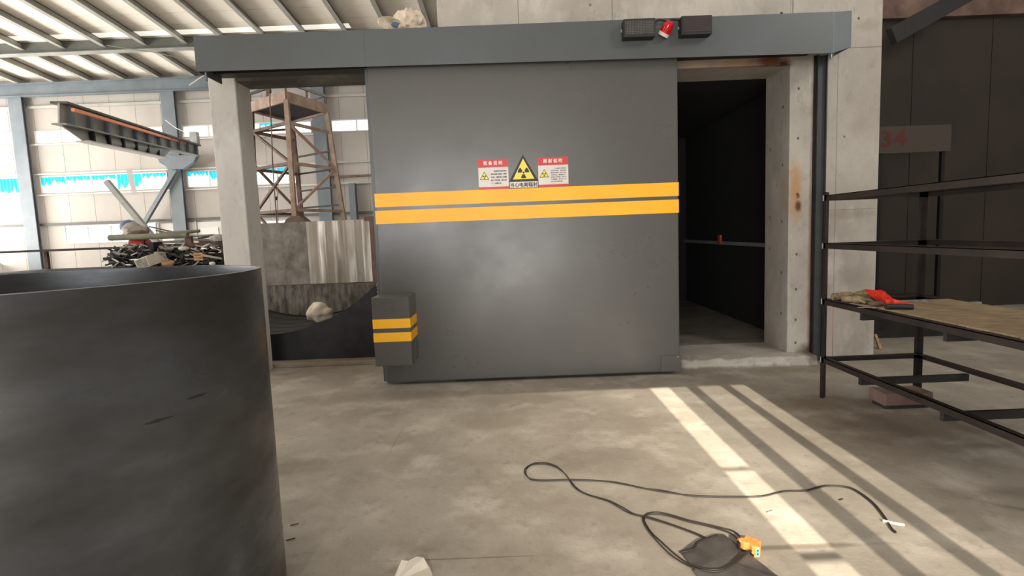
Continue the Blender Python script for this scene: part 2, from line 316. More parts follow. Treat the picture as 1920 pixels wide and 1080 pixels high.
def text(name, body, m, parent, x0, x1, z0, z1, y, off=0.0, label=None):
    cu = bpy.data.curves.new(name, 'FONT'); cu.body = body; cu.size = 1; cu.resolution_u = 3; cu.extrude = 0.0
    to = bpy.data.objects.new(name, cu); COL.objects.link(to); bpy.context.view_layer.update()
    me = bpy.data.meshes.new_from_object(to.evaluated_get(bpy.context.evaluated_depsgraph_get())); bpy.data.objects.remove(to)
    vs = me.vertices
    ax = min(v.co.x for v in vs); bx = max(v.co.x for v in vs); az = min(v.co.y for v in vs); bz = max(v.co.y for v in vs)
    base = ORG[parent.name]
    for v in vs:
        x = x0+(v.co.x-ax)/(bx-ax)*(x1-x0); z = z0+(v.co.y-az)/(bz-az)*(z1-z0); v.co = Vector((x, y, z))-base
    if off:      # heavier strokes: the same outline laid again a hair to each side
        d = off*(z1-z0); src = [v.co.copy() for v in vs]; pf = [list(p.vertices) for p in me.polygons]; n = len(src)
        offs = [(-d, -d), (d, -d), (-d, d), (d, d)]; nv = [c+Vector((a, -.00005*i, b)) for i, (a, b) in enumerate(offs) for c in src]
        nf = [[i+k*n for i in f] for k in range(4) for f in pf]; me = bpy.data.meshes.new(name); me.from_pydata(nv, [], nf)
    me.materials.clear(); me.materials.append(M[m]); o = bpy.data.objects.new(name, me); COL.objects.link(o); o.parent = parent; ORG[o.name] = base
    if label: o['label'] = label
    return o

# ================================================================== SETTING
struct(MB().box(-26, 14, -12, 24, -0.2, 0).build('floor', 'floor'))
struct(MB().prismz([(-5.2, 6.46), (-0.7, 6.46), (-0.7, 10.2), (-5.2, 10.2)], 0, 0.055).build('trim_1', 'pad', bevel=.01))
RZ = lambda Y: 8.0+(22-Y)*0.082
# ceiling: roof sheets on purlins
ceil = sempty('ceiling')
ys = [-9.3, -7.5]+[-5.5+1.9*i for i in range(11)]+[16.3, 17.3, 18.04, 18.42, 18.74, 19.6, 20.44, 21.3, 22.4]
for a, b in zip(ys[:-1], ys[1:]):
    if b-a < .1: continue
    lightstrip = abs(a-18.42) < .01
    q = MB(); za, zb = RZ(a), RZ(b)
    x0 = -26; x1 = 14
    q.hexa([(x0, a+.012, za), (x1, a+.012, za), (x1, b-.012, zb), (x0, b-.012, zb), (x0, a+.012, za+.06), (x1, a+.012, za+.06), (x1, b-.012, zb+.06), (x0, b-.012, zb+.06)])
    if lightstrip:
        q = MB(); x1 = -4.9; q.hexa([(x0, a+.012, za), (x1, a+.012, za), (x1, b-.012, zb), (x0, b-.012, zb), (x0, a+.012, za+.06), (x1, a+.012, za+.06), (x1, b-.012, zb+.06), (x0, b-.012, zb+.06)])
        q2 = MB(); q2.hexa([(x1+.02, a+.012, za), (14, a+.012, za), (14, b-.012, zb), (x1+.02, b-.012, zb), (x1+.02, a+.012, za+.06), (14, a+.012, za+.06), (14, b-.012, zb+.06), (x1+.02, b-.012, zb+.06)]); q2.build('roof_panel', 'roof', ceil)
    o = q.build('roof_light_panel' if lightstrip else 'roof_panel', 'rooflight' if lightstrip else 'roof', ceil)
    if lightstrip: o['label'] = 'bright translucent roof light strip'
q = MB()
q.hexa([(-26, -9.3, RZ(-9.3)+.07), (14, -9.3, RZ(-9.3)+.07), (14, 22.4, RZ(22.4)+.07), (-26, 22.4, RZ(22.4)+.07), (-26, -9.3, RZ(-9.3)+.1), (14, -9.3, RZ(-9.3)+.1), (14, 22.4, RZ(22.4)+.1), (-26, 22.4, RZ(22.4)+.1)])
q.build('roof_backing', 'rafter', ceil)
X = -10.4-1.335*8
while X < 4:
    q = MB(); a, b = (-9, 22.3) if X > 10 else (8.0, 22.3)
    for dx0, dx1, dz0, dz1 in ((0, .14, -.25, -.235), (0, .014, -.25, 0), (-.05, .014, -.02, 0)):
        q.hexa([(X+dx0, a, RZ(a)+dz0), (X+dx1, a, RZ(a)+dz0), (X+dx1, b, RZ(b)+dz0), (X+dx0, b, RZ(b)+dz0), (X+dx0, a, RZ(a)+dz1), (X+dx1, a, RZ(a)+dz1), (X+dx1, b, RZ(b)+dz1), (X+dx0, b, RZ(b)+dz1)])
    q.build('purlin', 'purlin', ceil); X += 1.335
zr1 = P(300, 67, 18.9).z; zr0 = P(300, 93, 18.9).z
def ibeam(q, p, qq, h, wd, t=.03):
    p = Vector(p); qq = Vector(qq); u = Vector((0, 0, h/2-t/2))
    q.bar(p+u, qq+u, wd, t); q.bar(p-u, qq-u, wd, t); q.bar(p, qq, t, h-2*t); return q
r = thing('roof_rafter', (-12, 18.9, zr0), 'grey steel roof beam running left above the end of the long door header', 'beam')
ibeam(MB(), (-22, 18.9, (zr0+zr1)/2), (-1.5, 18.9, (zr0+zr1)/2), zr1-zr0, .26).build('beam_section', 'rafter', r)
MB().box(-22, -1.5, 18.76, 19.04, zr0-.02, zr0).build('lower_flange', 'steel_lt', r)
e = thing('eave_beam', (-12, 21.7, 7.3), 'blue-grey steel eave beam along the top of the far hall wall', 'beam')
ibeam(MB(), (-22, 21.7, 7.53), (3, 21.7, 7.53), .48, .22).build('beam_section', 'steel_bl', e)

# far hall wall with its window bands
WB = 22.0
wb = sempty('wall_back')
COLX = [-18.55, -12.85, -7.1, -1.4]
wins = []      # x0,x1,z0,z1,film
for i in range(-1, 3):
    a = COLX[i] if i >= 0 else -24.25; b = COLX[i+1]
    wins.append((a+.35, b-.4, 5.6, 6.07, i == 1))
    if i < 2: wins.append((a+.35, b-.4 if i < 1 else -8.1, 3.69, 4.35, True))
wins += [(-17.5, -13.88, 1.7, 2.38, False), (-11.1, -10.55, 1.45, 2.4, False), (-10.1, -8.2, 1.6, 2.32, False)]
# cladding sheets, cut round the windows
x = -26.0
edges = sorted(set([-26+.98*i for i in range(41)]))
bands = [(0, 1.45), (1.45, 1.6), (1.6, 1.7), (1.7, 2.32), (2.32, 2.4), (2.4, 3.69), (3.69, 4.35), (4.35, 5.6), (5.6, 6.07), (6.07, 8.1)]
for a, b in zip(edges[:-1], edges[1:]):
    q = MB(); any_ = False
    for (z0, z1) in bands:
        segs = [(a+.006, b-.006)]
        for (wx0, wx1, wz0, wz1, _) in wins:
            if wz0 < z1-.001 and wz1 > z0+.001:
                ns = []
                for s0, s1 in segs:
                    if wx1 <= s0 or wx0 >= s1: ns.append((s0, s1)); continue
                    if wx0 > s0: ns.append((s0, wx0))
                    if wx1 < s1: ns.append((wx1, s1))
                segs = ns
        for s0, s1 in segs:
            if s1-s0 > .01: q.box(s0, s1, WB, WB+.08, z0, z1)
    if q.v: q.build('wall_panel', 'hallwall', wb)
def girt(x0, x1, z, h=.07, m='steel_lt'):
    return MB().box(x0, x1, WB-.1, WB-.005, z-h/2, z+h/2).build('girt', m, wb)
girt(-26, 4, 6.95, .1, 'purlin'); girt(-26, 4, 2.48, .09, 'rafter'); girt(-7.0, 4, 4.45, .08, 'purlin'); girt(-7.0, 4, 3.9, .08, 'scaff'); girt(-7.0, 4, 3.64, .09, 'purlin')
for (a, b, z) in ((-24, -7.3, 5.55), (-24, -7.3, 4.42), (-24, -7.3, 3.62)): girt(a, b, z, .05, 'frame_w')
for n, (x0, x1, z0, z1, film) in enumerate(wins):
    wn = sempty('window_%d' % (n+1), ((x0+x1)/2, WB, z0))
    fr = MB(); t = .04
    fr.box(x0, x1, WB-.03, WB+.06, z0, z0+t); fr.box(x0, x1, WB-.03, WB+.06, z1-t, z1); fr.box(x0, x0+t, WB-.03, WB+.06, z0+t, z1-t); fr.box(x1-t, x1, WB-.03, WB+.06, z0+t, z1-t)
    fr.build('window_frame', 'frame_w', wn)
    k = max(1, round((x1-x0)/0.95)); dx = (x1-x0)/k
    for i in range(1, k): MB().box(x0+i*dx-.02, x0+i*dx+.02, WB-.02, WB+.05, z0+t, z1-t).build('mullion', 'frame_w', wn)
    for i in range(k): MB().box(x0+i*dx+.02, x0+(i+1)*dx-.02, WB+.01, WB+.016, z0+t, z1-t).build('pane', 'glass', wn)
    if film:
        rnd = random.Random(n*5+2)
        for i in range(k):
            xa = x0+i*dx+.03; xb = x0+(i+1)*dx-.03
            if z0 > 5 and xa < -10.2 or xb > -7.6: continue
            lim = .95 if (n*3+i) % 5 == 2 else (.28 if (n+i) % 3 else .5)
            cols = 14; pts = []
            for c in range(cols+1):
                f = c/cols; L_n = (z1-z0-.08)*lim*(.35+rnd.random()*.95)
                pts.append((xa+f*(xb-xa), z1-.04-min(L_n, z1-z0-.09)))
            poly = [(xa, z1-.04)]+pts+[(xb, z1-.04)]
            q = MB()
            for c in range(cols):
                (ax, az), (bx, bz) = pts[c], pts[c+1]
                yy = WB-.012-.006*(c % 2)
                q.add([(ax, yy, z1-.04), (bx, yy, z1-.04), (bx, yy, bz), (ax, yy, az)], [(0, 1, 2, 3)])
            q.build('torn_film', 'film', wn)['label'] = 'torn cyan protective film'
# pale sliding door leaf and small panel in the far wall
dd = sempty('door_1', (-12.6, 21.9, 0))
q = MB(); q.box(-13.8, -10.9, 21.9, 21.96, 0, 2.35); q.build('door_leaf', 'frame_w', dd)
for xx in (-13.75, -12.3, -10.95): MB().box(xx, xx+.07, 21.86, 21.9, 0, 2.4).build('door_stile', 'purlin', dd)
MB().box(-12.05, -11.4, 21.87, 21.9, 1.25, 2.12).build('door_panel', 'white', dd)

# side walls and the wall behind the camera
struct(MB().box(-26.2, -26, -9.2, 22.4, 0, 1.0).build('wall_left', 'hallwall'))
struct(MB().box(14, 14.2, -9.2, 22.4, 0, 8.9).build('wall_right', 'hallwall'))
wf = sempty('wall_front', (0, WF, 0))
GZ = lambda Y: (Y-WF)*TAN
GX0, GX1, GH = -6.5, 1.9, 3.75
LZ0, LZ1 = GZ(-.3)+.25, GZ(5.25)
q = MB()
q.box(-26, GX0, WF-.2, WF, 0, 10.6); q.box(GX1, 14, WF-.2, WF, 0, LZ0); q.box(GX0, GX1, WF-.2, WF, GH, LZ0); q.box(2.13, 14, WF-.2, WF, LZ0, 10.6)
q.box(GX0, 2.13, WF-.2, WF, LZ1, 10.6)
q.build('wall_cladding', 'hallwall', wf)
xs = [GX0, -5, -3.5, -2.0, -.6, .55, 1.25]
SUN_FILTER = sheet('sun_filter_sheet', (.8, .76, .66, 1), .58, (-1.7, 1.0))  # unseen sheets added to shape the sunlight falling on the floor
for a, b in zip(xs[:-1], xs[1:]): MB().box(a, b, WF-.1, WF-.09, LZ0, LZ1).build('sun_filter_panel', SUN_FILTER, wf)
for a, b in ((1.425, 1.59), (1.69, 1.905), (1.995, 2.13)): MB().box(a, b, WF-.1, WF-.09, LZ0, LZ1).build('sun_filter_panel', SUN_FILTER, wf)
for a, b in ((1.59, 1.69), (1.905, 1.995)): MB().box(a, b, WF-.16, WF-.04, LZ0, LZ1).build('mullion', 'steel_bl', wf)
zc = GZ(2.455); MB().box(1.25, 1.425, WF-.12, WF-.09, zc-.013, zc+.013).build('transom', 'steel_bl', wf)
zc = GZ(3.37); MB().box(1.25, 1.425, WF-.11, WF-.09, zc-.005, zc+.005).build('transom', 'steel_bl', wf)

# ------------------------------------------------------------------ the concrete room
YW = 5.86; TW = .54
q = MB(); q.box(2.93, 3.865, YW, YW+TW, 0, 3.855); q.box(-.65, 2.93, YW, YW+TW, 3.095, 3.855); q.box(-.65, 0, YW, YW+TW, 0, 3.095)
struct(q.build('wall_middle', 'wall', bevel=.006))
struct(MB().box(3.32, 3.865, YW+TW, 10.9, 0, 3.855).build('wall_room_right', 'wall'))
struct(MB().box(-.65, -.1, YW+TW, 10.9, 0, 3.855).build('wall_room_left', 'wall'))
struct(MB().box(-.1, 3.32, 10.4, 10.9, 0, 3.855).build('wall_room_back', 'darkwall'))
ll = sempty('wall_room_shade', (1.6, 8, 0))  # dark panels added so the concrete room looks unlit inside
MB().box(3.28, 3.32, YW+TW, 10.36, .1, 3.1).build('shade_panel', 'darkwall', ll)
MB().box(-.1, -.06, YW+TW, 10.36, .1, 3.1).build('shade_panel', 'darkwall', ll)
MB().box(-.06, 3.28, 10.36, 10.4, .1, 3.1).build('shade_panel', 'darkwall', ll)
MB().box(-.1, 3.32, YW+TW, 10.4, 3.1, 3.13).build('shade_panel', 'darkwall', ll)
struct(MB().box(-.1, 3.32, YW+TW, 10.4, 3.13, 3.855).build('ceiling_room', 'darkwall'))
# raised threshold slab with a broken edge
q = MB(); rnd = random.Random(3); n = 60; top = []; x0, x1 = 0.0, 3.16
pts_f = []
for i in range(n+1):
    xx = x0+(x1-x0)*i/n; pts_f.append((xx, 5.68+rnd.uniform(-.02, .014), .1+rnd.uniform(-.018, .004)))
vs = []; 
for (xx, yy, zz) in pts_f: vs += [(xx, yy-.012, 0), (xx, yy+rnd.uniform(-.008, .008), zz*.5), (xx, yy, zz-.012), (xx, yy+.02, zz), (xx, YW, .1)]
fs = [(i*5+k, (i+1)*5+k, (i+1)*5+k+1, i*5+k+1) for i in range(n) for k in range(4)]
q.add(vs, fs); e0 = len(q.v); q.add([(x1, YW, 0), (x0, YW, 0)], []); q.f.append([(n)*5+k for k in range(5)]+[e0]); q.f.append([k for k in range(5)][::-1]+[e0+1])
q.box(-.1, 3.32, YW+.001, 10.4, 0, .1) if False else None
struct(q.build('trim_2', 'wall'))
struct(MB().box(0, 2.93, YW, YW+TW, 0, .1).build('trim_3', 'wall')); struct(MB().box(-.1, 3.32, YW+TW, 10.4, 0, .1).build('floor_room', 'roomfloor'))  # threshold kept paler than the room floor to look lit
# left column and lintel of the door frame
c = MB(); c.box(-3.14, -2.85, 6.08, 6.43, 0, 3.42); one(c, 'concrete_column', 'column', 'square cast concrete column under the left end of the door header', 'column', bevel=.012)
c = MB(); c.box(-2.85, -.65, 6.08, 6.43, 3.2, 3.42); struct(c.build('trim_4', 'lintel', bevel=.01))

# ------------------------------------------------------------------ sliding door
YD = 5.50
door = thing('sliding_door', (.165, YD+.07, 0), 'large dark grey shielded sliding door with two yellow stripes', 'door')
q = MB(); q.box(-1.31, 1.668, YD, YD+.15, .03, 3.13); q.build('door_leaf', 'paint', door, bevel=.012)
MB().box(-1.345, -1.31, YD+.05, YD+.15, .03, 3.13).build('edge_plate', 'beampaint', door, bevel=.004)
MB().box(-1.312, 1.67, YD-.002, YD, 1.79, 1.922).build('stripe', 'yellow', door)
MB().box(-1.314, 1.67, YD-.002, YD, 1.626, 1.756).build('stripe', 'yellow', door)
MB().box(1.475, 1.682, YD-.012, YD, .035, .2).build('corner_plate', 'paint', door, bevel=.004)
MB().cyl((1.645, YD-.016, .185), (1.645, YD-.012, .185), .008, n=10).build('screw', 'alu', door)
# guard box on the lower left of the door
gb = thing('guard_box', (-1.14, 5.3, .29), 'grey steel box with yellow bands fixed to lower left of the door', 'box')
q = MB(); q.box(-1.315, -.965, 5.14, YD-.003, .285, .94); q.build('box_body', 'paint', gb, bevel=.006)
for z0, z1 in ((.645, .733), (.517, .604)):
    MB().box(-1.317, -.963, 5.1385, YD-.004, z0, z1).build('stripe', 'yellow', gb)

# ------------------------------------------------------------------ door header with chamfered end
hd = thing('door_header', (.1, 5.6, 3.06), 'long blue-grey steel header box spanning above the sliding door', 'header')
ht, hb = 3.432, 3.085
def hz(x): return 3.112+(x+2.885)/(3.103+2.885)*(3.058-3.112)
def slab(q, x0, x1, y0, y1, a0, a1, b): return q.hexa([(x0, y0, a0), (x1, y0, a1), (x1, y1, a1), (x0, y1, a0), (x0, y0, b), (x1, y0, b), (x1, y1, b), (x0, y1, b)])
q = MB(); slab(q, -2.885, 3.103, 5.4, 5.408, hz(-2.885), hz(3.103), 3.43); slab(q, -2.885, 3.103, 5.408, YW-.002, 3.422, 3.422, 3.43); slab(q, -2.885, -2.877, 5.408, YW-.002, hz(-2.885), hz(-2.885), 3.422)
q.build('header_casing', 'beampaint', hd)
MB().box(-2.87, 3.09, 5.70, YW-.002, 3.17, 3.42).build('shade_liner', 'blackplastic', hd)  # black liner added for the shade under the header
MB().box(-2.87, 3.09, 5.41, 5.70, 3.33, 3.42).build('shade_liner_top', 'blackplastic', hd)
q = MB(); q.hexa([(3.104, 5.402, 3.06), (3.38, 5.58, 3.16), (3.374, 5.588, 3.16), (3.104, 5.41, 3.06), (3.104, 5.402, 3.43), (3.38, 5.58, 3.50), (3.374, 5.588, 3.50), (3.104, 5.41, 3.43)])
q.box(3.374, 3.38, 5.588, YW-.002, 3.16, 3.50)
q.hexa([(3.104, 5.402, 3.424), (3.38, 5.58, 3.494), (3.38, YW-.002, 3.494), (3.104, YW-.002, 3.424), (3.104, 5.402, 3.43), (3.38, 5.58, 3.50), (3.38, YW-.002, 3.50), (3.104, YW-.002, 3.43)])
q.build('end_cap', 'alu', hd, bevel=.004)['label'] = 'pale bare metal end cap'
MB().box(3.095, 3.105, 5.42, 5.44, 3.02, 3.06).build('pin', 'alu', hd)
MB().box(-2.82, -2.805, 5.42, 5.44, 3.03, 3.11).build('pin', 'steel_bl', hd)
MB().box(-1.3, -1.296, 5.3985, 5.4, 3.1, 3.43).build('seam', 'paint', hd)
# post at right of the opening
p = thing('steel_channel_post', (3.25, 5.8, 0), 'dark blue-grey steel channel post standing under right end of header', 'post')
q = MB(); q.box(3.19, 3.29, 5.845, YW-.001, 0, 3.165); q.box(3.19, 3.2, 5.81, 5.845, 0, 3.165); q.box(3.28, 3.29, 5.81, 5.845, 0, 3.165); q.build('channel', 'darkpost', p)
MB().box(3.17, 3.186, 5.84, YW-.001, 0.0, 3.165).build('flashing', 'rack', p)
# hook bar above header
one(MB().tube([(2.83, YW, 3.60), (2.83, YW-.012, 3.60), (2.845, YW-.02, 3.57), (2.87, YW-.03, 3.431)], .009), 'bent_rod', 'rubber', 'black bent rod sticking out of concrete above the header', 'rod')

# warning lights on the header
def ledbox(x0, x1, z0, z1, mm, label):
    t = thing('led_sign', ((x0+x1)/2, 5.34, z0), label, 'sign', 'warning displays on the header')
    MB().box(x0, x1, 5.29, 5.398, z0, z1).build('housing', 'blackplastic', t, bevel=.005)
    MB().box(x0+.014, x1-.014, 5.287, 5.29, z0+.02, z1-.016).build('led_screen', mm, t)
    for xx in (x0-.014, x1+.002): MB().box(xx, xx+.012, 5.36, 5.398, (z0+z1)/2-.012, (z0+z1)/2+.012).build('bracket', 'alu', t)
ledbox(1.115, 1.405, 3.235, 3.398, 'led1', 'black display box with grey dot grid left of the red beacon')
ledbox(1.645, 1.925, 3.238, 3.405, 'led2', 'black display box with reddish grid right of the red beacon')
bc = thing('beacon_lamp', (1.53, 5.36, 3.27), 'small red dome beacon lamp tilted between the two display boxes', 'lamp')
a = Vector((1.492, 5.368, 3.262)); dr = Vector((.42, -.42, .75)).normalized()
MB().cyl(a, a+dr*.03, .05, .053, n=24).build('beacon_base', 'white', bc)
q = MB(); prev = None; steps = [(.03, .048), (.075, .05), (.105, .044), (.128, .031), (.138, .01)]
for (h1, r1), (h2, r2) in zip(steps[:-1], steps[1:]): q.cyl(a+dr*h1, a+dr*h2, r1, r2, 24, cap=(h2 == .138))
q.smooth = True; q.build('beacon_lens', 'redglass', bc)
one(MB().tube([(1.40, 5.38, 3.34), (1.415, 5.37, 3.385), (1.455, 5.36, 3.405), (1.50, 5.36, 3.398), (1.535, 5.37, 3.39), (1.58, 5.36, 3.402), (1.65, 5.37, 3.398)], .009), 'signal_cable', 'rubber', 'black cable looping between the display boxes over the beacon', 'cable')

# ------------------------------------------------------------------ notices on the door
def tri(cx, z0, z1, hw): return [(cx-hw, z0), (cx+hw, z0), (cx, z1)]
def circ(cx, cz, r, a0, a1, n): return [(cx+r*math.cos(math.radians(a0+(a1-a0)*i/n)), cz+r*math.sin(math.radians(a0+(a1-a0)*i/n))) for i in range(n+1)]
def trefoil(par, cx, cz, R, y0, y1, nm='trefoil'):
    q = MB(); q.prism(circ(cx, cz, R*.17, 0, 342, 19), y0, y1)
    for a in (30, 150, 270): q.prism(circ(cx, cz, R, a-29, a+29, 8)+circ(cx, cz, R*.3, a+29, a-29, 4), y0, y1)
    return q.build(nm, 'black', par)
yS = YD
t = thing('radiation_sign', (.153, yS, 1.92), 'yellow and black triangular radiation warning sign with lettering plate below', 'sign')
bo = MB().prism(tri(.155, 1.99, 2.244, .143), yS-.004, yS-.0005).build('border', 'black', t)
MB().prism(tri(.155, 2.009, 2.206, .105), yS-.005, yS-.004).build('yellow_field', 'signyellow', bo)
trefoil(bo, .155, 2.072, .056, yS-.006, yS-.005)
MB().box(.012, .296, yS-.004, yS-.0005, 1.921, 1.99).build('text_border', 'black', t)
tp = MB().box(.017, .291, yS-.005, yS-.004, 1.926, 1.985).build('text_plate', 'white', t)
text('lettering', '当心电离辐射', 'black', tp, .023, .286, 1.934, 1.977, yS-.0055, .02)
def notice(x0, x1, z0, z1, head, rows, label, tw):
    t = thing('notice_board', ((x0+x1)/2, yS, z0), label, 'sign', 'radiation notices on the sliding door')
    MB().box(x0, x1, yS-.004, yS-.0005, z0, z1).build('backing', 'white', t)
    rh = MB().box(x0, x1, yS-.005, yS-.004, z1-.078, z1).build('red_header', 'red', t)
    MB().box(x0, x1, yS-.005, yS-.004, z0, z0+.022).build('red_footer', 'red', t)
    text('heading', head, 'white', rh, x0+.052, x1-.058, z1-.055, z1-.018, yS-.0055, .03)
    cx = x0+.058; st = MB().prism(tri(cx, z0+.092, z0+.172, .046), yS-.005, yS-.004).build('small_triangle', 'black', t)
    MB().prism(tri(cx, z0+.097, z0+.163, .038), yS-.0055, yS-.005).build('small_field', 'signyellow', st)
    trefoil(st, cx, z0+.12, .019, yS-.006, yS-.0055)
    zt = z1-.078-.022; zb = z0+.04; k = len(rows)
    for i, (rw, a, b) in enumerate(rows):
        h = (zt-zb)/k*tw; zz = zt-(zt-zb)*(i+.5)/k
        text('small_print', rw, 'black', t, x0+.122+a*(x1-x0-.14), x0+.122+b*(x1-x0-.14), zz-h/2, zz+h/2, yS-.0052, .03)
    for zz in (zt+.006, zb-.008): MB().box(x0+.118, x1-.012, yS-.0048, yS-.004, zz, zz+.0015).build('rule', 'line', t)
notice(-.285, .008, 1.924, 2.211, '预 备 说 明', [('当指示灯为红色时', .2, 1), ('表示设备已准备，照射', 0, 1), ('开始，请所有人员撤', 0, 1), ('离工作区域，禁止进', 0, 1), ('入，注意安全。', 0, .68)],
       'red and white printed notice left of the triangular radiation sign', .52)
notice(.299, .592, 1.926, 2.211, '照 射 说 明', [('工作指示灯亮时正', .22, 1), ('在进行照射，请勿靠近', 0, 1), ('照射室周围，禁止任何', 0, 1), ('人员进出，确保防护门', 0, 1), ('关闭工作完成，非工作', 0, 1), ('人员撤离，确认无人员', 0, 1), ('停止进入照射室。', 0, .78)],
       'red and white printed notice right of the triangular radiation sign', .5)

# ------------------------------------------------------------------ inside the room
rr = thing('wall_rail', (3.25, 8.4, 1.2), 'grey rail along the wall of the dark room behind the opening', 'rail')
MB().box(3.235, 3.265, 6.45, 10.35, 1.185, 1.235).build('rail_bar', 'steel_lt', rr)
for yy in (6.7, 7.9, 9.1, 10.2): MB().box(3.255, 3.28, yy-.02, yy+.02, 1.17, 1.25).build('rail_bracket', 'blacksteel', rr)
one(MB().box(3.2, 3.235, 8.5, 8.6, 1.2, 1.33), 'pipe_clamp', 'redcan', 'small orange clamp on the rail inside the dark room', 'clamp')

# ------------------------------------------------------------------ steel drum
dc = Vector((-1.85, 2.05)); R = .845; hD = 1.39
dm = thing('steel_drum', (dc.x, dc.y, 0), 'large open rolled steel cylinder with dark mill scale, bottom left', 'cylinder')
n = 128; q = MB(); vs = []
for (r_, zz) in ((R, 0), (R, hD), (R-.012, hD), (R-.012, 0)):
    for i in range(n):
        a = 2*math.pi*i/n; k = 1+.008*math.cos(2*a+.8); vs.append((dc.x+r_*k*math.cos(a), dc.y+r_*k*math.sin(a), zz))
fs = [(j*n+i, j*n+(i+1) % n, ((j+1) % 4)*n+(i+1) % n, ((j+1) % 4)*n+i) for j in range(4) for i in range(n)]
q.add(vs, fs); q.smooth = True; q.build('shell', 'drum', dm)
q = MB(); n = 96
for i in range(n):
    a0 = 2*math.pi*i/n; a1 = 2*math.pi*(i+1)/n; f = lambda a, r_: (dc.x+r_*(1+.008*math.cos(2*a+.8))*math.cos(a), dc.y+r_*(1+.008*math.cos(2*a+.8))*math.sin(a))
    (ax, ay), (bx, by), (cx, cy), (ex, ey) = f(a0, R-.011), f(a1, R-.011), f(a1, R-.001), f(a0, R-.001)
    q.add([(ax, ay, hD+.0015), (bx, by, hD+.0015), (cx, cy, hD+.0015), (ex, ey, hD+.0015)], [(0, 1, 2, 3)])
q.build('rim_highlight', 'steel_lt', dm)['label'] = 'pale ring for the lit rim edge'  # paler ring paints the lit edge of the drum
# scratches on the drum
def scr(x0, y0, x1, y1, w, nm):
    q = MB(); a = G(x0, y0, 0); out = []
    for i in range(9):
        t_ = i/8; xx = x0+(x1-x0)*t_; yy = y0+(y1-y0)*t_; v = D(xx, yy); 
        A = v.x*v.x+v.y*v.y; Bq = -2*(v.x*dc.x+v.y*dc.y); C = dc.x**2+dc.y**2-(R*1.006+.002)**2
        t0 = (-Bq-math.sqrt(max(Bq*Bq-4*A*C, 0)))/(2*A); p_ = Vector((0, 0, H))+v*t0; ww = w*math.sin(math.pi*(t_*.9+.05))*(.6+.6*random.random())
        out.append((p_+Vector((0, 0, ww)), p_-Vector((0, 0, ww))))
    vs = [v for pr in out for v in pr]; q.add(vs, [(2*i, 2*i+1, 2*i+3, 2*i+2) for i in range(8)]); return q.build(nm, 'blackplastic', dm)
scr(350, 749, 388, 737, .006, 'scratch'); scr(268, 797, 325, 780, .006, 'scratch')

# ------------------------------------------------------------------ rolled trough behind the column
tr = thing('steel_trough', (-3.0, 7.4, .055), 'black rolled steel trough with scooped end plate behind the column', 'trough')
def zc_(xx, R_=1.95, x_=-3.0, z_=.38): return z_+R_-math.sqrt(max(R_*R_-(xx-x_)**2, .01))
def saddle(y0, y1, xl, xr, nm):
    top = [(xl+(xr-xl)*i/40, zc_(xl+(xr-xl)*i/40)) for i in range(41)]
    q = MB()
    for (ax, az), (bx, bz) in zip(top[:-1], top[1:]): q.prism([(ax, .056), (bx, .056), (bx, bz), (ax, az)], y0, y1)
    return q.build(nm, 'blacksteel', tr)
saddle(6.62, 6.635, -4.4, -1.6, 'end_plate'); saddle(8.2, 8.215, -4.4, -1.75, 'end_plate')
q = MB(); n = 48
for j in range(2):
    for i in range(n+1):
        xx = -4.38+(2.76)*i/n; z = zc_(xx)-.02
        q.v += [Vector((xx, 6.64 if j == 0 else 8.195, z))]
q.f = [[i, i+1, n+2+i, n+1+i] for i in range(n)]; q.smooth = True; q.build('curved_sheet', 'matt_dark', tr)
for zz, yy in ((0, 6.9), (0, 7.2), (0, 7.55), (0, 7.9)):
    q = MB(); pts = [(-4.3+2.6*i/30, yy, zc_(-4.3+2.6*i/30)-.012) for i in range(31)]; q.tube(pts, .003, 5); q.build('weld_line', 'scrap_dark', tr)
q = MB(); rnd = random.Random(5)
for i in range(26):
    zz = .2+i*.03; q.blob((-1.6+rnd.uniform(-.015, .012), 6.62, zz+rnd.uniform(-.01, .01)), (.012, .008, .018), i, .4, 1)
q.build('torn_edge', 'galv', tr)['label'] = 'ragged pale cut edge'
# sack in the trough
def sack(name, c, r, seed, label, m='bag', cat='bag', **k):
    q = MB().blob(c, r, seed, sub=4, **k); return one(q, name, m, label, cat, smooth=False)
pc = P(600, 602, 7.3)
sack('plastic_sack', (pc.x, 7.3, zc_(pc.x)+.10), (.165, .14, .13), 3, 'crumpled dirty white sack lying in the black steel trough', amp=.35, fr=1.5)
# sheet metal screen behind
sm = thing('sheet_metal_screen', (-3.3, 9.1, .055), 'tall sheet metal screen of stained grey plates behind the black trough', 'screen')
YS = 9.1
zt1 = P(590, 415, YS).z; zs = P(590, 532, YS).z; xl = P(462, 460, YS).x; xr = P(695, 460, YS).x; xm = P(577, 460, YS).x
MB().box(xl, xm, YS, YS+.02, zs, zt1).build('mottled_sheet', 'galv', sm)
q = MB(); n = 30
for i in range(n+1):
    xx = xm+(xr-xm)*i/n; dy = (.012*math.sin(i*.9)+.006*math.sin(i*2.3))*min(1, i/10)
    q.v += [Vector((xx, YS-.005+dy, zs)), Vector((xx, YS-.005+dy*.7, zt1))]
q.f = [[2*i, 2*i+1, 2*i+3, 2*i+2] for i in range(n)]; q.smooth = True; q.build('shiny_sheet', 'shiny', sm)['label'] = 'wrinkled shiny sheet'
MB().box(xl, xr, YS-.01, YS+.01, .055, zs-.012).build('lower_sheet', 'galv2', sm)
MB().box(xl, xr, YS-.015, YS+.02, zs-.012, zs).build('seam_strip', 'scrap_brown', sm)
q = MB().cyl((P(556, 418, YS+.1).x, YS+.021, zt1-.1), (P(556, 418, YS+.1).x, YS+.1, zt1-.1), .2, n=24); one(q, 'round_cap', 'scaff', 'brown round disc peeking over the top of the sheet metal screen', 'disc')
xp = P(696, 460, 8.9).x
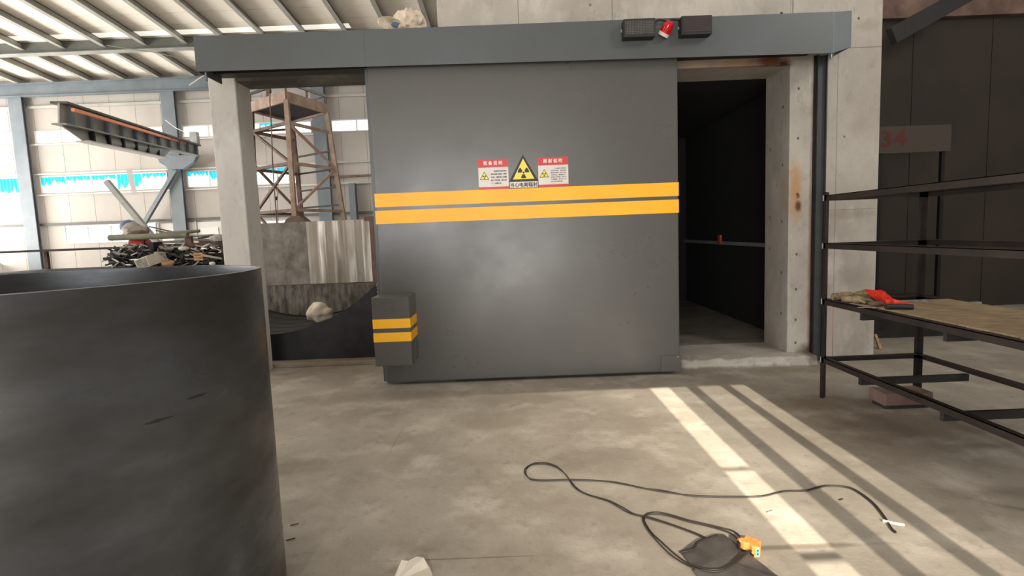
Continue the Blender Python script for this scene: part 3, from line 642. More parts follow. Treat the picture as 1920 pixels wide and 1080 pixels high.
ps = thing('brown_post', (xp+.03, 8.9, 0), 'rusty brown pipe post beside the left edge of the sliding door', 'post')
MB().box(xp, xp+.1, 8.86, 8.96, .055, P(696, 407, 8.9).z).build('post_bar', 'scaff', ps); zz = P(690, 408, 8.9).z
MB().box(xp-.08, xp+.1, 8.85, 8.97, zz-.05, zz+.02).build('post_cap', 'scaff', ps)

# ------------------------------------------------------------------ scaffold tower
Tn = P(537, 187, 11); zt = Tn.z
Tl = G(471, 207, zt); Tr = G(612, 210, zt); Tf = Tl+Tr-Tn
Bn = P(553, 412, Tn.y); Bl = P(480, 419, Tl.y); Br = P(645, 412, Tr.y); Bf = P(566, 410, Tf.y)
def ext(T, B, z): return T+(B-T)*((z-T.z)/(B.z-T.z))
posts = {'n': (Tn, Bn), 'l': (Tl, Bl), 'r': (Tr, Br), 'f': (Tf, Bf)}
cen = (Tn+Tl+Tr+Tf)/4
sc = thing('scaffold_tower', (cen.x, cen.y, 0), 'tall rusty brown scaffold tower with deck behind the sheet metal screen', 'scaffold')
at = lambda k, z: ext(posts[k][0], posts[k][1], z)
for k in 'nlrf':
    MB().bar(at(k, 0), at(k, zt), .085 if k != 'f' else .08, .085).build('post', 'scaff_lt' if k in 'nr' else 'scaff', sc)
q = MB(); q.add([Tn, Tr, Tf, Tl, Tn+Vector((0, 0, .04)), Tr+Vector((0, 0, .04)), Tf+Vector((0, 0, .04)), Tl+Vector((0, 0, .04))], [(3, 2, 1, 0), (4, 5, 6, 7), (0, 1, 5, 4), (1, 2, 6, 5), (2, 3, 7, 6), (3, 0, 4, 7)]); q.build('deck_plate', 'deck', sc)
for a, b in (('n', 'l'), ('n', 'r'), ('r', 'f'), ('l', 'f')):
    A, B_ = at(a, zt), at(b, zt); MB().bar(A+Vector((0, 0, .06)), B_+Vector((0, 0, .06)), .05, .2).build('deck_edge_board', 'scaff_lt', sc)
zl = [P(537, 230, 11).z, P(537, 306, 11).z, P(545, 394, 11).z]
zl.append(max(zl[2]-(zl[1]-zl[2]), .35))
for i, z in enumerate(zl):
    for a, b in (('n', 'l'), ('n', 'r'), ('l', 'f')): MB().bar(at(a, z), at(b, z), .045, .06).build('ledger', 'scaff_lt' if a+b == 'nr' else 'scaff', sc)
def br(a, za, b, zb, m='scaff', w_=.045): MB().bar(at(a, za), at(b, zb), w_, w_).build('brace', m, sc)
br('l', zl[0], 'n', zl[1]); br('n', zl[1], 'l', zl[2]); br('l', zl[2], 'n', zl[3])
br('n', zl[0], 'r', zl[1], 'scaff_lt'); br('r', zl[1], 'n', zl[2], 'scaff_lt'); br('n', zl[2], 'r', zl[3]); br('l', zl[1]+.1, 'f', zl[2]); br('l', zl[0], 'f', zl[0]+.25)
z = zl[1]+(zl[0]-zl[1])*.5
while z > .3: MB().bar(at('r', z), at('f', z), .035, .035).build('ladder_rung', 'matt_dark', sc); z -= (zl[0]-zl[1])/2
zh = P(533, 154, 11).z
U = lambda k: Vector((posts[k][0].x, posts[k][0].y, zh))
for k in 'nlrf': MB().bar(at(k, zt), U(k), .03, .03).build('guard_post', 'scaff', sc)
for T in ((Tn+Tr)/2, (Tn+Tl)/2): MB().bar(T, Vector((T.x, T.y, zh)), .035, .035).build('guard_post', 'scaff', sc)
MB().bar(U('n'), U('l'), .045, .045).build('guard_rail', 'blacksteel', sc); MB().bar(U('n'), U('r'), .05, .05).build('guard_rail', 'steel_lt', sc); MB().bar(U('r'), U('f'), .03, .03).build('guard_rail', 'scaff', sc)
a = P(505, 165, 11.3); rp = thing('rope', (a.x, a.y, zt), 'thin rope hanging down beside the scaffold tower near post', 'rope')
MB().tube([P(507, 158, 11.2), P(506, 190, 11.2), P(509, 240, 11.2), P(511, 300, 11.2), P(514, 350, 11.2), P(518, 400, 11.2), P(520, 430, 11.2)], .012, 5).build('rope_line', 'scrap_brown', rp)
MB().tube([P(522, 330, 11.2), P(520, 380, 11.2), P(522, 425, 11.2)], .008, 5).build('rope_line', 'green', rp)
MB().blob(P(505, 168, 11.2), (.035, .035, .09), 2, .4, 2).build('rope_knot', 'scrap_brown', rp); MB().blob(P(518, 372, 11.2), (.025, .025, .04), 2, .4, 2).build('rope_knot', 'scrap_dark', rp)

# ------------------------------------------------------------------ hall steelwork
def icolumn(xc, label, h=7.3, wx=.5, dy=.16, m='steel_bl', y=21.75, nm='steel_column'):
    t = thing(nm, (xc, y, 0), label, 'column', 'steel columns of the hall')
    q = MB(); q.box(xc-wx/2, xc+wx/2, y-dy/2, y-dy/2+.04, 0, h); q.box(xc-wx/2, xc+wx/2, y+dy/2-.04, y+dy/2, 0, h); q.box(xc-.04, xc+.04, y-dy/2+.04, y+dy/2-.04, 0, h)
    q.build('column_section', m, t); return t
icolumn(-12.78, 'blue-grey steel column on far wall carrying the crane girder')
icolumn(-7.1, 'pale blue-grey steel column seen through the scaffold tower')
icolumn(-18.55, 'blue-grey steel column at the far left of the hall')
xq = P(665, 400, 21.8).x
q = MB().box(xq-.12, xq+.12, 21.6, 21.88, 0, 3.6); one(q, 'short_steel_post', 'steel_bl', 'short blue steel post left of the sliding door on the far wall', 'post')
# corbel
cb = thing('corbel_bracket', (-12.78, 21.4, 4.1), 'steel bracket on the column under the crane girder end', 'bracket')
a1, a2, a3, a4 = P(296, 293, 21.4), P(372, 291, 21.4), P(345, 315, 21.4), P(322, 315, 21.4)
MB().prism([(a1.x, a1.z), (a2.x, a2.z), (a2.x-.15, a2.z-.25), (a3.x, a3.z-.05), (a4.x, a4.z-.05), (a1.x+.1, a1.z-.25)], 21.3, 21.5).build('bracket_plate', 'steel_bl', cb)
# crane runway girder
cg = thing('crane_girder', (-11, 15, 4.0), 'grey stiffened crane girder running to the far column with an orange rail', 'girder')
A0, B0 = P(239, 232.5, 15.8), P(368, 273, 21.0); A1, B1 = P(239, 262, 15.8), P(368, 292, 21.0)
dA = (A0-B0); A0e = A0+dA*.6; A1e = A1+(A1-B1)*.6
def lerp(a, b, t): return a+(b-a)*t
q = MB(); q.hexa([A1e+Vector((-.02, 0, 0)), A1e+Vector((.02, 0, 0)), B1+Vector((.02, 0, 0)), B1+Vector((-.02, 0, 0)), A0e+Vector((-.02, 0, 0)), A0e+Vector((.02, 0, 0)), B0+Vector((.02, 0, 0)), B0+Vector((-.02, 0, 0))]); q.build('web', 'steel_lt', cg)
MB().bar(A0e, B0, .34, .05).build('top_flange', 'rafter', cg); MB().bar(A1e, B1, .3, .035).build('middle_flange', 'steel_lt', cg)
A2, B2 = P(239, 282, 15.8), P(306, 296, 18.4); A2e = A2+(A2-B2)*.9; A1m = lerp(A1e, B1, .72)
q = MB(); q.hexa([A2e+Vector((-.02, 0, 0)), A2e+Vector((.02, 0, 0)), B2+Vector((.02, 0, 0)), B2+Vector((-.02, 0, 0)), A1e+Vector((-.02, 0, 0)), A1e+Vector((.02, 0, 0)), A1m+Vector((.02, 0, 0)), A1m+Vector((-.02, 0, 0))]); q.build('lower_web', 'steel_lt', cg)
MB().bar(A2e, B2, .3, .035).build('bottom_flange', 'frame_w', cg)
for i in range(11):
    t_ = .04+i*.0935; p0 = lerp(A1e, B1, t_); p1 = lerp(A0e, B0, t_)
    MB().box(p0.x+.01, p0.x+.15, p0.y-.04, p0.y+.04, p0.z, lerp(p0, p1, .95).z).build('stiffener', 'steel_bl', cg)
for i in range(6):
    t_ = .05+i*.13; p0 = lerp(A2e, B2, t_*1.25 if t_*1.25 < 1 else .98); p1 = lerp(A1e, A1m, t_*1.25 if t_*1.25 < 1 else .98)
    MB().box(p0.x+.01, p0.x+.13, p0.y-.03, p0.y+.03, p0.z, p1.z).build('stiffener', 'blacksteel', cg)
pa, pb = P(239, 239, 15.6), P(353, 272.5, 20.6); pa = pa+(pa-pb)*.6
MB().bar(pa+Vector((.12, 0, 0)), pb+Vector((.12, 0, 0)), .07, .07).build('conductor_rail', 'rail_or', cg)['label'] = 'orange conductor rail'
q = MB(); q.box(B0.x-.05, B0.x+.2, B0.y-.3, B0.y-.1, B0.z, B0.z+.45); q.build('end_stop', 'steel_lt', cg)
# braces and loose bars
def bar1(x0, y0, Y0, x1, y1, Y1, w_, m, nm, label, cat='bar'):
    return one(MB().bar(P(x0, y0, Y0), P(x1, y1, Y1), w_, w_), nm, m, label, cat)
bar1(330, 318, 21.5, 258, 440, 21.5, .14, 'steel_bl', 'wall_brace', 'grey diagonal brace rising to the crane column', 'brace')
bar1(200, 340, 14, 396, 576, 14, .12, 'steel_lt', 'diagonal_strut', 'pale steel strut slanting down over the scrap pile', 'strut')
one(MB().hexa([P(236, 318, 13), P(247, 316, 13), P(258, 366, 13), P(248, 366, 13), P(236, 318, 13.15), P(247, 316, 13.15), P(258, 366, 13.15), P(248, 366, 13.15)]), 'pale_beam_end', 'frame_w', 'pale tapered beam end at the left below the crane girder', 'beam')
def wire(pts, r_, m, label):
    return one(MB().tube(pts, r_, 5), 'hanging_wire', m, label, 'wire')
wire([P(200, 85, 17.5), P(300, 100, 17.5), P(365, 116, 17.5)], .012, 'rafter', 'thin wire slung under the roof left of the header')
wire([P(310, 225, 20.5), P(330, 240, 20.5), P(345, 247, 20.5), P(343, 258, 20.5)], .015, 'frame_w', 'pale wire curving down in front of the crane column')
wire([P(355, 160, 20), P(372, 148, 20), P(385, 140, 20)], .02, 'frame_w', 'short pale rod near the top of the concrete column')

# ------------------------------------------------------------------ scrap rack, far left
YK = 10.0
sk = thing('scrap_rack', (-6.5, 10.4, 0), 'dark steel rack loaded with scrap behind the large steel cylinder', 'rack')
zA = P(330, 497, YK).z-.02; zB = P(330, 472, YK).z-.03
MB().box(-9.4, -5.15, 9.7, 11.2, zA-.05, zA).build('lower_shelf', 'scrap_dark', sk)
MB().box(-9.4, -5.15, 10.2, 11.2, zB+.12, zB+.16).build('upper_shelf', 'scrap_dark', sk)
for px_ in (352, 358, 418): pp = P(px_, 470, 10.1); MB().bar((pp.x, 10.12, 0), (pp.x, 10.12, P(px_, 443 if px_ < 400 else 455, 10.1).z), .06, .06).build('rack_post', 'scrap_brown', sk)
for xx in (-9.3, -7.4): MB().box(xx, xx+.06, 11.1, 11.16, 0, zB+.12).build('rack_post', 'scrap_brown', sk)
MB().bar(P(356, 459, 10.1), P(425, 459, 10.1), .07, .07).build('rack_rail', 'scrap_brown', sk)
grp = 'scrap pieces on the rack'
def pipe(x0, y0, x1, y1, Y, r_, m, nm, label, cat='pipe', Y1=None):
    return one(MB().cyl(P(x0, y0, Y), P(x1, y1, Y1 or Y), r_, n=12), nm, m, label, cat, smooth=True)
pipe(205, 446, 352, 441, 9.9, .052, 'green', 'long_pipe', 'long green-grey pipe lying across the scrap rack')
pipe(300, 438, 374, 433, 10.6, .03, 'green', 'thin_pipe', 'thin grey-green pipe above the scrap rack')
pipe(352, 443, 402, 441, 10.3, .022, 'scrap_light', 'conduit', 'pale thin conduit continuing right of the long pipe')
rc = thing('gas_bottle', tuple(P(265, 462, 10.3)), 'red gas cylinder lying under the long pipe', 'cylinder')
MB().cyl(P(247, 457, 10.3), P(279, 459, 10.3), .1, n=20).build('bottle_body', 'redcan', rc, smooth=True); MB().cyl(P(279, 459, 10.3), P(284, 459.5, 10.3), .1, .04, n=20).build('bottle_shoulder', 'redcan', rc, smooth=True)
MB().bar(P(269.5, 450, 10.15), P(270, 470, 10.15), .03, .03).build('strap', 'scrap_dark', rc)
# white tilted cabinet
wc = thing('white_cabinet', tuple(P(268, 502, 9.75)), 'tilted off-white metal box lying among the scrap', 'box')
a, b, c_, d_ = P(250, 489, 9.6), P(258, 504, 9.6), P(281, 500, 9.6), P(273, 480, 9.6)
k = Vector((.12, .35, .09))
MB().hexa([a, b, c_, d_, a+k, b+k, c_+k, d_+k]).build('cabinet_body', 'cabinet', wc, bevel=.01)
iv = lambda p_, c0, s_: c0+(p_-c0)*s_
c0 = (a+b+c_+d_)/4; yy = Vector((0, -.006, 0)); ring = [iv(v, c0, .86)+yy for v in (a, b, c_, d_)]; MB().hexa(ring+[v-yy for v in ring]).build('cabinet_panel', 'scrap_light', wc)
# wooden crate
wd = thing('wooden_crate', tuple(P(373, 490, 9.9)), 'small slatted wooden crate on the scrap rack right of the posts', 'crate')
x0, x1 = P(363, 480, 9.8).x, P(380, 480, 9.8).x; z0, z1 = P(371, 489, 9.8).z, P(371, 473.5, 9.8).z; hgt = (z1-z0)/3
for i in range(3): MB().box(x0, x1, 9.8, 9.82, z0+i*hgt+.004, z0+(i+1)*hgt-.004).build('slat', 'wood', wd)
for i in range(3): MB().box(x1-.02, x1, 9.82, 10.1, z0+i*hgt+.004, z0+(i+1)*hgt-.004).build('slat', 'wood', wd)
MB().box(x0, x0+.02, 9.82, 10.1, z0, z1).build('side', 'wood', wd)
# loose angle irons, bars, cartons
rnd = random.Random(11)
items = [
 ('angle_iron', 378, 478, 417, 485, 9.8, .035, 'scrap_light', 'pale bar leaning right of the wooden crate'),
 ('flat_bar', 400, 443, 372, 447, 10.2, .03, 'scrap_dark', 'dark bar end above the right rack rail'),
 ('flat_bar', 296, 455, 352, 452, 10.4, .05, 'scrap_light', 'pale pinkish long bundle under the pipes'),
 ('flat_bar', 295, 461, 350, 460, 10.3, .06, 'scrap_brown', 'brown long bundle right of the red gas cylinder'),
 ('flat_bar', 325, 463, 350, 462, 10.1, .03, 'scrap_light', 'short pale bar beside the rack posts'),
 ('flat_bar', 300, 466, 345, 473, 10.1, .05, 'scrap_dark', 'dark slanting bar in the middle of the scrap'),
 ('flat_bar', 360, 463, 392, 462, 10.5, .03, 'scrap_light', 'pale rod behind the right rack rail'),
 ('flat_bar', 362, 449, 410, 451, 10.5, .05, 'scrap_light', 'pale rod bundle above the right rack rail'),
 ('flat_bar', 375, 454, 404, 455, 10.4, .06, 'scrap_brown', 'brown bundle just above the right rack rail'),
 ('flat_bar', 280, 425, 345, 439.5, 11.0, .025, 'rafter', 'upper thin rod sloping behind the pipes'),
 ('flat_bar', 292, 432, 340, 441, 10.9, .025, 'rafter', 'lower thin rod sloping behind the pipes')]
for (nm, x0_, y0_, x1_, y1_, Y, w_, m_2, lb) in items: one(MB().bar(P(x0_, y0_, Y), P(x1_, y1_, Y), w_, w_), nm, m_2, lb, 'bar')
def lump(x, y, Y, rx, rz, m_2, nm, lb, cat, seed, amp=.35): 
    c_ = P(x, y, Y); return one(MB().blob(c_, (rx, rx*.8, rz), seed, amp, 2, 2.2, True), nm, m_2, lb, cat)
lump(253, 434, 10.3, .2, .13, 'scrap_light', 'cloth_bundle', 'greyish bundle of rags on top at the far left', 'rags', 1)
lump(243, 424, 10.5, .14, .1, 'blue', 'cloth_bundle', 'bluish rag bundle behind the grey rags', 'rags', 2)
lump(258, 444-4, 10.2, .16, .07, 'scrap_brown', 'cloth_bundle', 'brown rag bundle resting on the long pipe', 'rags', 9)
one(MB().box(P(239, 440, 10.2).x, P(250, 440, 10.2).x, 10.1, 10.4, P(240, 449, 10.2).z, P(240, 432, 10.2).z), 'pale_carton', 'cabinet', 'pale carton at the left end of the long pipe', 'carton')
one(MB().box(P(284, 460, 10.2).x, P(294, 460, 10.2).x, 10.1, 10.4, P(290, 472, 10.2).z, P(290, 454, 10.2).z), 'dark_green_bin', 'scrap_dark', 'dark green bin right of the red gas cylinder', 'bin')
lump(411, 447, 9.9, .13, .07, 'scrap_light', 'metal_funnel', 'pale grey bent sheet piece at the right end of the rack', 'scrap', 4)
lump(413, 458, 10.2, .12, .05, 'scrap_brown', 'rusty_lump', 'rusty brown lump below the bent sheet piece', 'scrap', 5)
lump(312, 468, 10.0, .11, .035, 'scrap_light', 'fabric_roll', 'pale roll in the middle of the scrap', 'roll', 6)
lump(345, 466, 9.95, .09, .04, 'cabinet', 'pale_bucket', 'pale bucket left of the rack posts', 'bucket', 7, .15)
lump(314, 494, 9.8, .1, .055, 'wood', 'cardboard_heap', 'orange-brown cardboard heap at bottom of the scrap', 'cardboard', 8)
lump(398, 494, 9.8, .045, .03, 'paper', 'white_rag', 'small white rag right of the wooden crate', 'rag', 12)
q = MB(); rnd = random.Random(21)
for i in range(330):
    x_ = rnd.uniform(205, 418); y_ = rnd.uniform(466, 499); Y = rnd.uniform(9.9, 10.9); c_ = P(x_, y_, Y); L = rnd.uniform(.05, .3); a_ = rnd.uniform(-.6, .6)
    dv = Vector((math.cos(a_)*L/2, rnd.uniform(-.1, .1), math.sin(a_)*L/2)); q.bar(c_-dv, c_+dv, rnd.uniform(.01, .05), rnd.uniform(.01, .06))
o = q.build('metal_offcuts', 'scrap_dark'); tag(o, 'tangle of dark metal offcuts filling the scrap rack', 'scrap', kind='stuff')
q = MB()
for i in range(110):
    x_ = rnd.uniform(205, 418); y_ = rnd.uniform(458, 499); Y = rnd.uniform(9.75, 10.5); c_ = P(x_, y_, Y); L = rnd.uniform(.04, .2); a_ = rnd.uniform(-.7, .7)
    dv = Vector((math.cos(a_)*L/2, rnd.uniform(-.05, .05), math.sin(a_)*L/2)); q.bar(c_-dv, c_+dv, rnd.uniform(.01, .035), rnd.uniform(.008, .03))
o = q.build('pale_offcuts', 'scrap_light'); tag(o, 'small pale metal offcuts scattered through the scrap rack', 'scrap', kind='stuff')

# sack on header
pc = P(752, 40, 5.6)
hb_ = thing('header_sack', (pc.x, 5.6, 3.43), 'crumpled white woven sack lying on top of the door header', 'bag')
q = MB().blob((pc.x+.065, 5.64, 3.43+.115), (.135, .1, .12), 4, .32, 4, 2.1, True)
for v in q.v: v.z = max(v.z, 3.431)
q.build('sack_body', 'bag', hb_, smooth=False)
q = MB(); n = 36; cx_, cz_ = pc.x-.075, 3.43+.075; rings = []
for (sc_, yy, ox, oz) in ((.7, 5.66, .09, .02), (1.0, 5.58, .05, .01), (1.06, 5.50, 0, 0), (.98, 5.495, 0, 0), (.86, 5.54, .01, 0), (.6, 5.6, .03, .005), (.1, 5.62, .05, 0)):
    for i in range(n):
        a = 2*math.pi*i/n; k = 1+.16*noise.noise(Vector((math.cos(a)*2.2, math.sin(a)*2.2, yy*14)))
        q.v.append(Vector((cx_+ox+.115*sc_*k*math.cos(a), yy+.03*math.cos(a), max(cz_+oz+.066*sc_*k*math.sin(a)-.02*math.cos(a), 3.431))))
q.f = [(j*n+i, j*n+(i+1) % n, (j+1)*n+(i+1) % n, (j+1)*n+i) for j in range(6) for i in range(n)]; q.build('sack_mouth', 'bag', hb_, smooth=True)
MB().blob((pc.x-.045, 5.53, 3.512), (.04, .012, .024), 8, .5, 3).build('blue_patch', 'blue', hb_)['label'] = 'dark blue patch'

# ------------------------------------------------------------------ steel rack at right
RX0, RX1, RY0, RY1 = 2.585, 3.42, 2.62, 4.6
rk = thing('angle_iron_rack', ((RX0+RX1)/2, 3.6, 0), 'black angle iron shelving rack standing at the right', 'rack')
zs_ = [1.70, 1.31, .845, .352]
w_ = .045; t_ = .005
corners = [((RX0, RY1), (1, 0, 0), (0, -1, 0)), ((RX1, RY1), (-1, 0, 0), (0, -1, 0)), ((RX0, RY0), (1, 0, 0), (0, 1, 0)), ((RX1, RY0), (-1, 0, 0), (0, 1, 0))]
for (cx, cy), a, b in corners:
    MB().angle((cx, cy, 0), (cx, cy, 1.725), w_, t_, a, b).build('upright', 'rack', rk)
for z in zs_:
    for sx, a in ((RX0, 1), (RX1, -1)):
        MB().angle((sx, RY0, z), (sx, RY1, z), w_, t_, (a, 0, 0), (0, 0, -1)).build('shelf_rail', 'rack', rk)
    for sy, a in ((RY0, 1), (RY1, -1)):
        MB().angle((RX0, sy, z), (RX1, sy, z), w_, t_, (0, a, 0), (0, 0, -1)).build('shelf_rail', 'rack', rk)
for z in (.845, .352):
    for yy in (4.1, 3.3): MB().box(RX0+.01, RX1-.01, yy-.03, yy, z-.1, z-.048).build('cross_bar', 'blackplastic', rk)
for z in (1.70, 1.31, .845, .352): MB().box(RX0-.003, RX0+.004, RY1-.012, RY1+.003, z-.045, z).build('weld', 'steel_lt', rk)
one(MB().box(RX0+.05, RX1-.05, RY0+.05, RY1-.35, .847, .857), 'shelf_board', 'board', 'thin worn plywood board on the third shelf of the rack', 'board')
def glove(nm, x, y, label, rot, s_=1.0, z=.86):
    c_ = G(x, y, z+.02); t = thing(nm, (c_.x, c_.y, z), label, 'glove', 'work gloves on the rack')
    q = MB(); ca, sa = math.cos(rot), math.sin(rot)
    q.blob((0, 0, .03), (.065*s_, .045*s_, .033*s_), 3+x*.01, .25, 3, 1.6); 
    for i in range(4):
        ang = -.5+i*.33; q.tube([(.04*s_, (i-1.5)*.02*s_, .03), (.085*s_*math.cos(ang*.5), (i-1.5)*.027*s_, .03), (.115*s_, (i-1.5)*.032*s_, .014)], .0115*s_, 8)
    q.tube([(.0, -.03*s_, .03), (.03*s_, -.062*s_, .024), (.055*s_, -.072*s_, .014)], .012*s_, 8)
    q.tube([(-.04*s_, 0, .03), (-.085*s_, .004, .03), (-.115*s_, .008, .03)], .027*s_, 10)
    q.v = [Vector((c_.x+v.x*ca-v.y*sa, c_.y+v.x*sa+v.y*ca, z+v.z)) for v in q.v]; q.build('glove_fabric', 'glove', t); return t
glove('work_glove', 1586, 557, 'crumpled dirty work glove nearest the rack corner post', 0.2)
glove('work_glove', 1608, 564, 'dirty work glove lying in the middle by the shelf edge', -.5, .9)
glove('work_glove', 1628, 553, 'brown stained work glove under the red bag', 2.4, 1.0)
# red bag
q = MB(); pts = [(1622, 543, .94), (1632, 549, .925), (1646, 553, .915), (1658, 560, .90), (1668, 566, .885), (1690, 569, .875), (1712, 571, .87)]
wid = [.005, .035, .07, .075, .055, .028, .015]; vs = []
for j, ((x, y, z), ww) in enumerate(zip(pts, wid)):
    c_ = G(x, y, z)
    for i in range(12):
        a = 2*math.pi*i/12; k = 1+.35*noise.noise(Vector((j*1.3, math.cos(a)*1.5, math.sin(a)*1.5))); vs.append(c_+Vector((0, ww*math.cos(a)*k, max(ww*.62*math.sin(a)*k, .862-c_.z))))
q.add(vs, [(j*12+i, j*12+(i+1) % 12, (j+1)*12+(i+1) % 12, (j+1)*12+i) for j in range(6) for i in range(12)]); q.smooth = True
one(q, 'plastic_bag', 'redbag', 'crumpled red plastic bag on the third shelf of the rack', 'bag')
c_ = G(1643, 571, .87); one(MB().blob((c_.x, c_.y, .875), (.06, .035, .02), 5, .2, 2), 'brown_block', 'scrap_brown', 'small dark brown lump in front of the red bag', 'lump')
a, b = G(1661, 577, .87), G(1712, 577, .87)
one(MB().tube([(a.x, a.y, .875), (a.x+.03, a.y, .877), (b.x, b.y, .877)], .019, 12), 'tool_handle', 'blackplastic', 'black rounded tool handle at the right on the third shelf', 'tool')
a = G(1655, 566, .865); one(MB().box(a.x, a.x+.35, a.y-.03, a.y+.03, .858, .868), 'pale_strip', 'scrap_light', 'pale flat strip lying below the red bag', 'strip')
a = G(1632, 576, .86); one(MB().prismz([(a.x-.09, a.y+.01), (a.x+.02, a.y-.03), (a.x+.07, a.y-.01), (a.x, a.y+.03)], .858, .862), 'paper_scrap', 'board', 'tan paper scrap by the shelf edge under the gloves', 'paper')

# ------------------------------------------------------------------ right background
rb = thing('dark_shed', (8, 9.4, 0), 'dark brown panelled shed beyond the right edge of the concrete wall', 'shed')
for i in range(8): MB().box(3.95+i*1.24, 3.95+(i+1)*1.24-.01, 9.0, 9.1, 0, 4.55).build('shed_panel', 'rightdark', rb)
MB().box(3.9, 13.95, 8.9, 9.2, 4.55, 4.9).build('roof_beam', 'scaff', rb)
MB().box(3.9, 13.95, 8.86, 8.9, 4.9, 5.02).build('roof_edge', 'blackplastic', rb)
MB().bar((5.4, 8.0, 4.0), (6.7, 8.2, 4.65), .1, .22).build('awning_bar', 'blackplastic', rb)
struct(MB().box(3.9, 14, 12.0, 12.2, 0, 9).build('wall_side', 'cream'))
nb = thing('number_board', (5.3, 7.9, 3.2), 'shade-darkened number board reading 34 beside the concrete wall', 'sign')
ZB1, ZB0 = P(1665, 238, 8).z, P(1665, 288, 8).z; xa = P(1648, 260, 8).x
MB().box(xa-.1, xa+1.0, 7.97, 8.0, ZB0, ZB1).build('board_face', 'numboard', nb)
text('numerals', '34', 'numred', nb, xa+.02, xa+.36, ZB0+.1, ZB1-.06, 7.965, .03)
for xx in (xa, xa+.9): MB().box(xx, xx+.05, 8.0, 8.05, 0, ZB1).build('sign_post', 'blacksteel', nb)
a = G(1650, 648); b_ = thing('dark_bin', (a.x+.5, a.y+.6, 0), 'dark metal bin on the floor behind the concrete wall corner', 'bin')
q = MB(); q.hexa([(a.x+.05, a.y+.4, 0), (a.x+1.3, a.y+.4, 0), (a.x+1.3, a.y+1.3, 0), (a.x+.05, a.y+1.3, 0), (a.x+.0, a.y+.3, .42), (a.x+1.4, a.y+.3, .42), (a.x+1.4, a.y+1.4, .42), (a.x+0, a.y+1.4, .42)]); q.build('bin_body', 'scrap_dark', b_)
MB().box(a.x-.02, a.x+1.42, a.y+.28, a.y+.33, .40, .43).build('bin_rim', 'steel_lt', b_)
one(MB().bar(P(1641, 628, 6.4), G(1651, 655), .03, .03), 'leaning_stick', 'wood', 'thin wooden stick leaning at the right corner of the concrete wall', 'stick')
c_ = G(1690, 768); t = thing('brick_block', (c_.x, c_.y+.1, 0), 'reddish brown block on the floor behind the rack', 'block')
MB().box(c_.x-.13, c_.x+.25, c_.y, c_.y+.2, .03, .13).build('block_body', 'scaff', t, bevel=.01); MB().box(c_.x-.11, c_.x+.23, c_.y+.02, c_.y+.18, 0, .03).build('block_foot', 'scrap_dark', t)

# ------------------------------------------------------------------ floor items
def cat_rom(p, k=10):
    out = []
    for i in range(len(p)-1):
        a = p[max(i-1, 0)]; b = p[i]; c = p[i+1]; d = p[min(i+2, len(p)-1)]
        for j in range(k):
            t = j/k; out.append(.5*((2*b)+(c-a)*t+(2*a-5*b+4*c-d)*t*t+(3*b-a-3*c+d)*t**3))
    out.append(p[-1]); return out
def floorline(pp, z=.007): return cat_rom([G(x, y, z if len(q_) == 0 else q_[0]) for (x, y, *q_) in pp])
CR = .0038
cb = thing('power_cable', (1.0, 3.2, 0), 'long thin black twin cable snaking across the concrete floor', 'cable')
A = [(1680, 997), (1672, 990), (1660, 970), (1640, 945), (1615, 925), (1590, 913), (1555, 910), (1530, 914), (1510, 919), (1470, 921), (1430, 930), (1380, 931), (1320, 930), (1270, 926), (1220, 918), (1160, 905), (1120, 901), (1070, 899), (1010, 900), (990, 895), (983, 883), (990, 874), (1005, 868), (1025, 868), (1043, 874), (1058, 887), (1070, 902), (1085, 918), (1105, 928), (1140, 938), (1165, 950), (1190, 964), (1215, 969), (1250, 980), (1300, 998), (1325, 1009)]
Bc = [(1680, 999), (1671, 990.5), (1659, 971), (1639, 946), (1614, 926), (1590, 914), (1555, 911), (1530, 915), (1510, 920), (1470, 921.5), (1430, 930.5), (1380, 932), (1320, 931), (1290, 929), (1240, 919), (1210, 916), (1170, 908), (1130, 902), (1070, 900.5), (1010, 901), (991, 896), (986, 883), (994, 873), (1008, 870), (1028, 871), (1046, 878), (1062, 891), (1068, 901), (1078, 915), (1100, 927), (1138, 939), (1160, 951), (1180, 962), (1206, 969), (1250, 981.5), (1300, 999.5), (1323, 1011)]
MB().tube(floorline(A), CR).build('cable_strand', 'rubber', cb); MB().tube(floorline(Bc), CR).build('cable_strand', 'rubber', cb)
lp = thing('cable_loop', (.8, 2.6, 0), 'black cable loop running from the orange plug over the grey sheet', 'cable')
C1 = [(1394, 1020, .03), (1388, 1008, .02), (1375, 996), (1350, 989), (1320, 982), (1290, 975), (1260, 966), (1235, 961), (1215, 963), (1206, 972), (1208, 982), (1217, 997), (1235, 1018), (1255, 1038), (1280, 1055, .012), (1305, 1066, .015), (1335, 1071, .02), (1358, 1068, .022), (1380, 1055, .028), (1400, 1038, .035), (1408, 1034, .035)]
C2 = [(1390, 1022, .03), (1382, 1010, .02), (1368, 999), (1345, 991), (1318, 984), (1288, 977), (1258, 968), (1235, 963.5), (1213, 965), (1208, 974), (1212, 984), (1222, 999), (1240, 1016), (1262, 1036), (1285, 1053, .012), (1308, 1063, .016), (1335, 1068, .022), (1358, 1065, .024), (1380, 1052, .03), (1400, 1036, .036), (1408, 1032, .036)]
MB().tube(floorline(C1), CR*1.1).build('cable_strand', 'rubber', lp); MB().tube(floorline(C2), CR*1.1).build('cable_strand', 'rubber', lp)
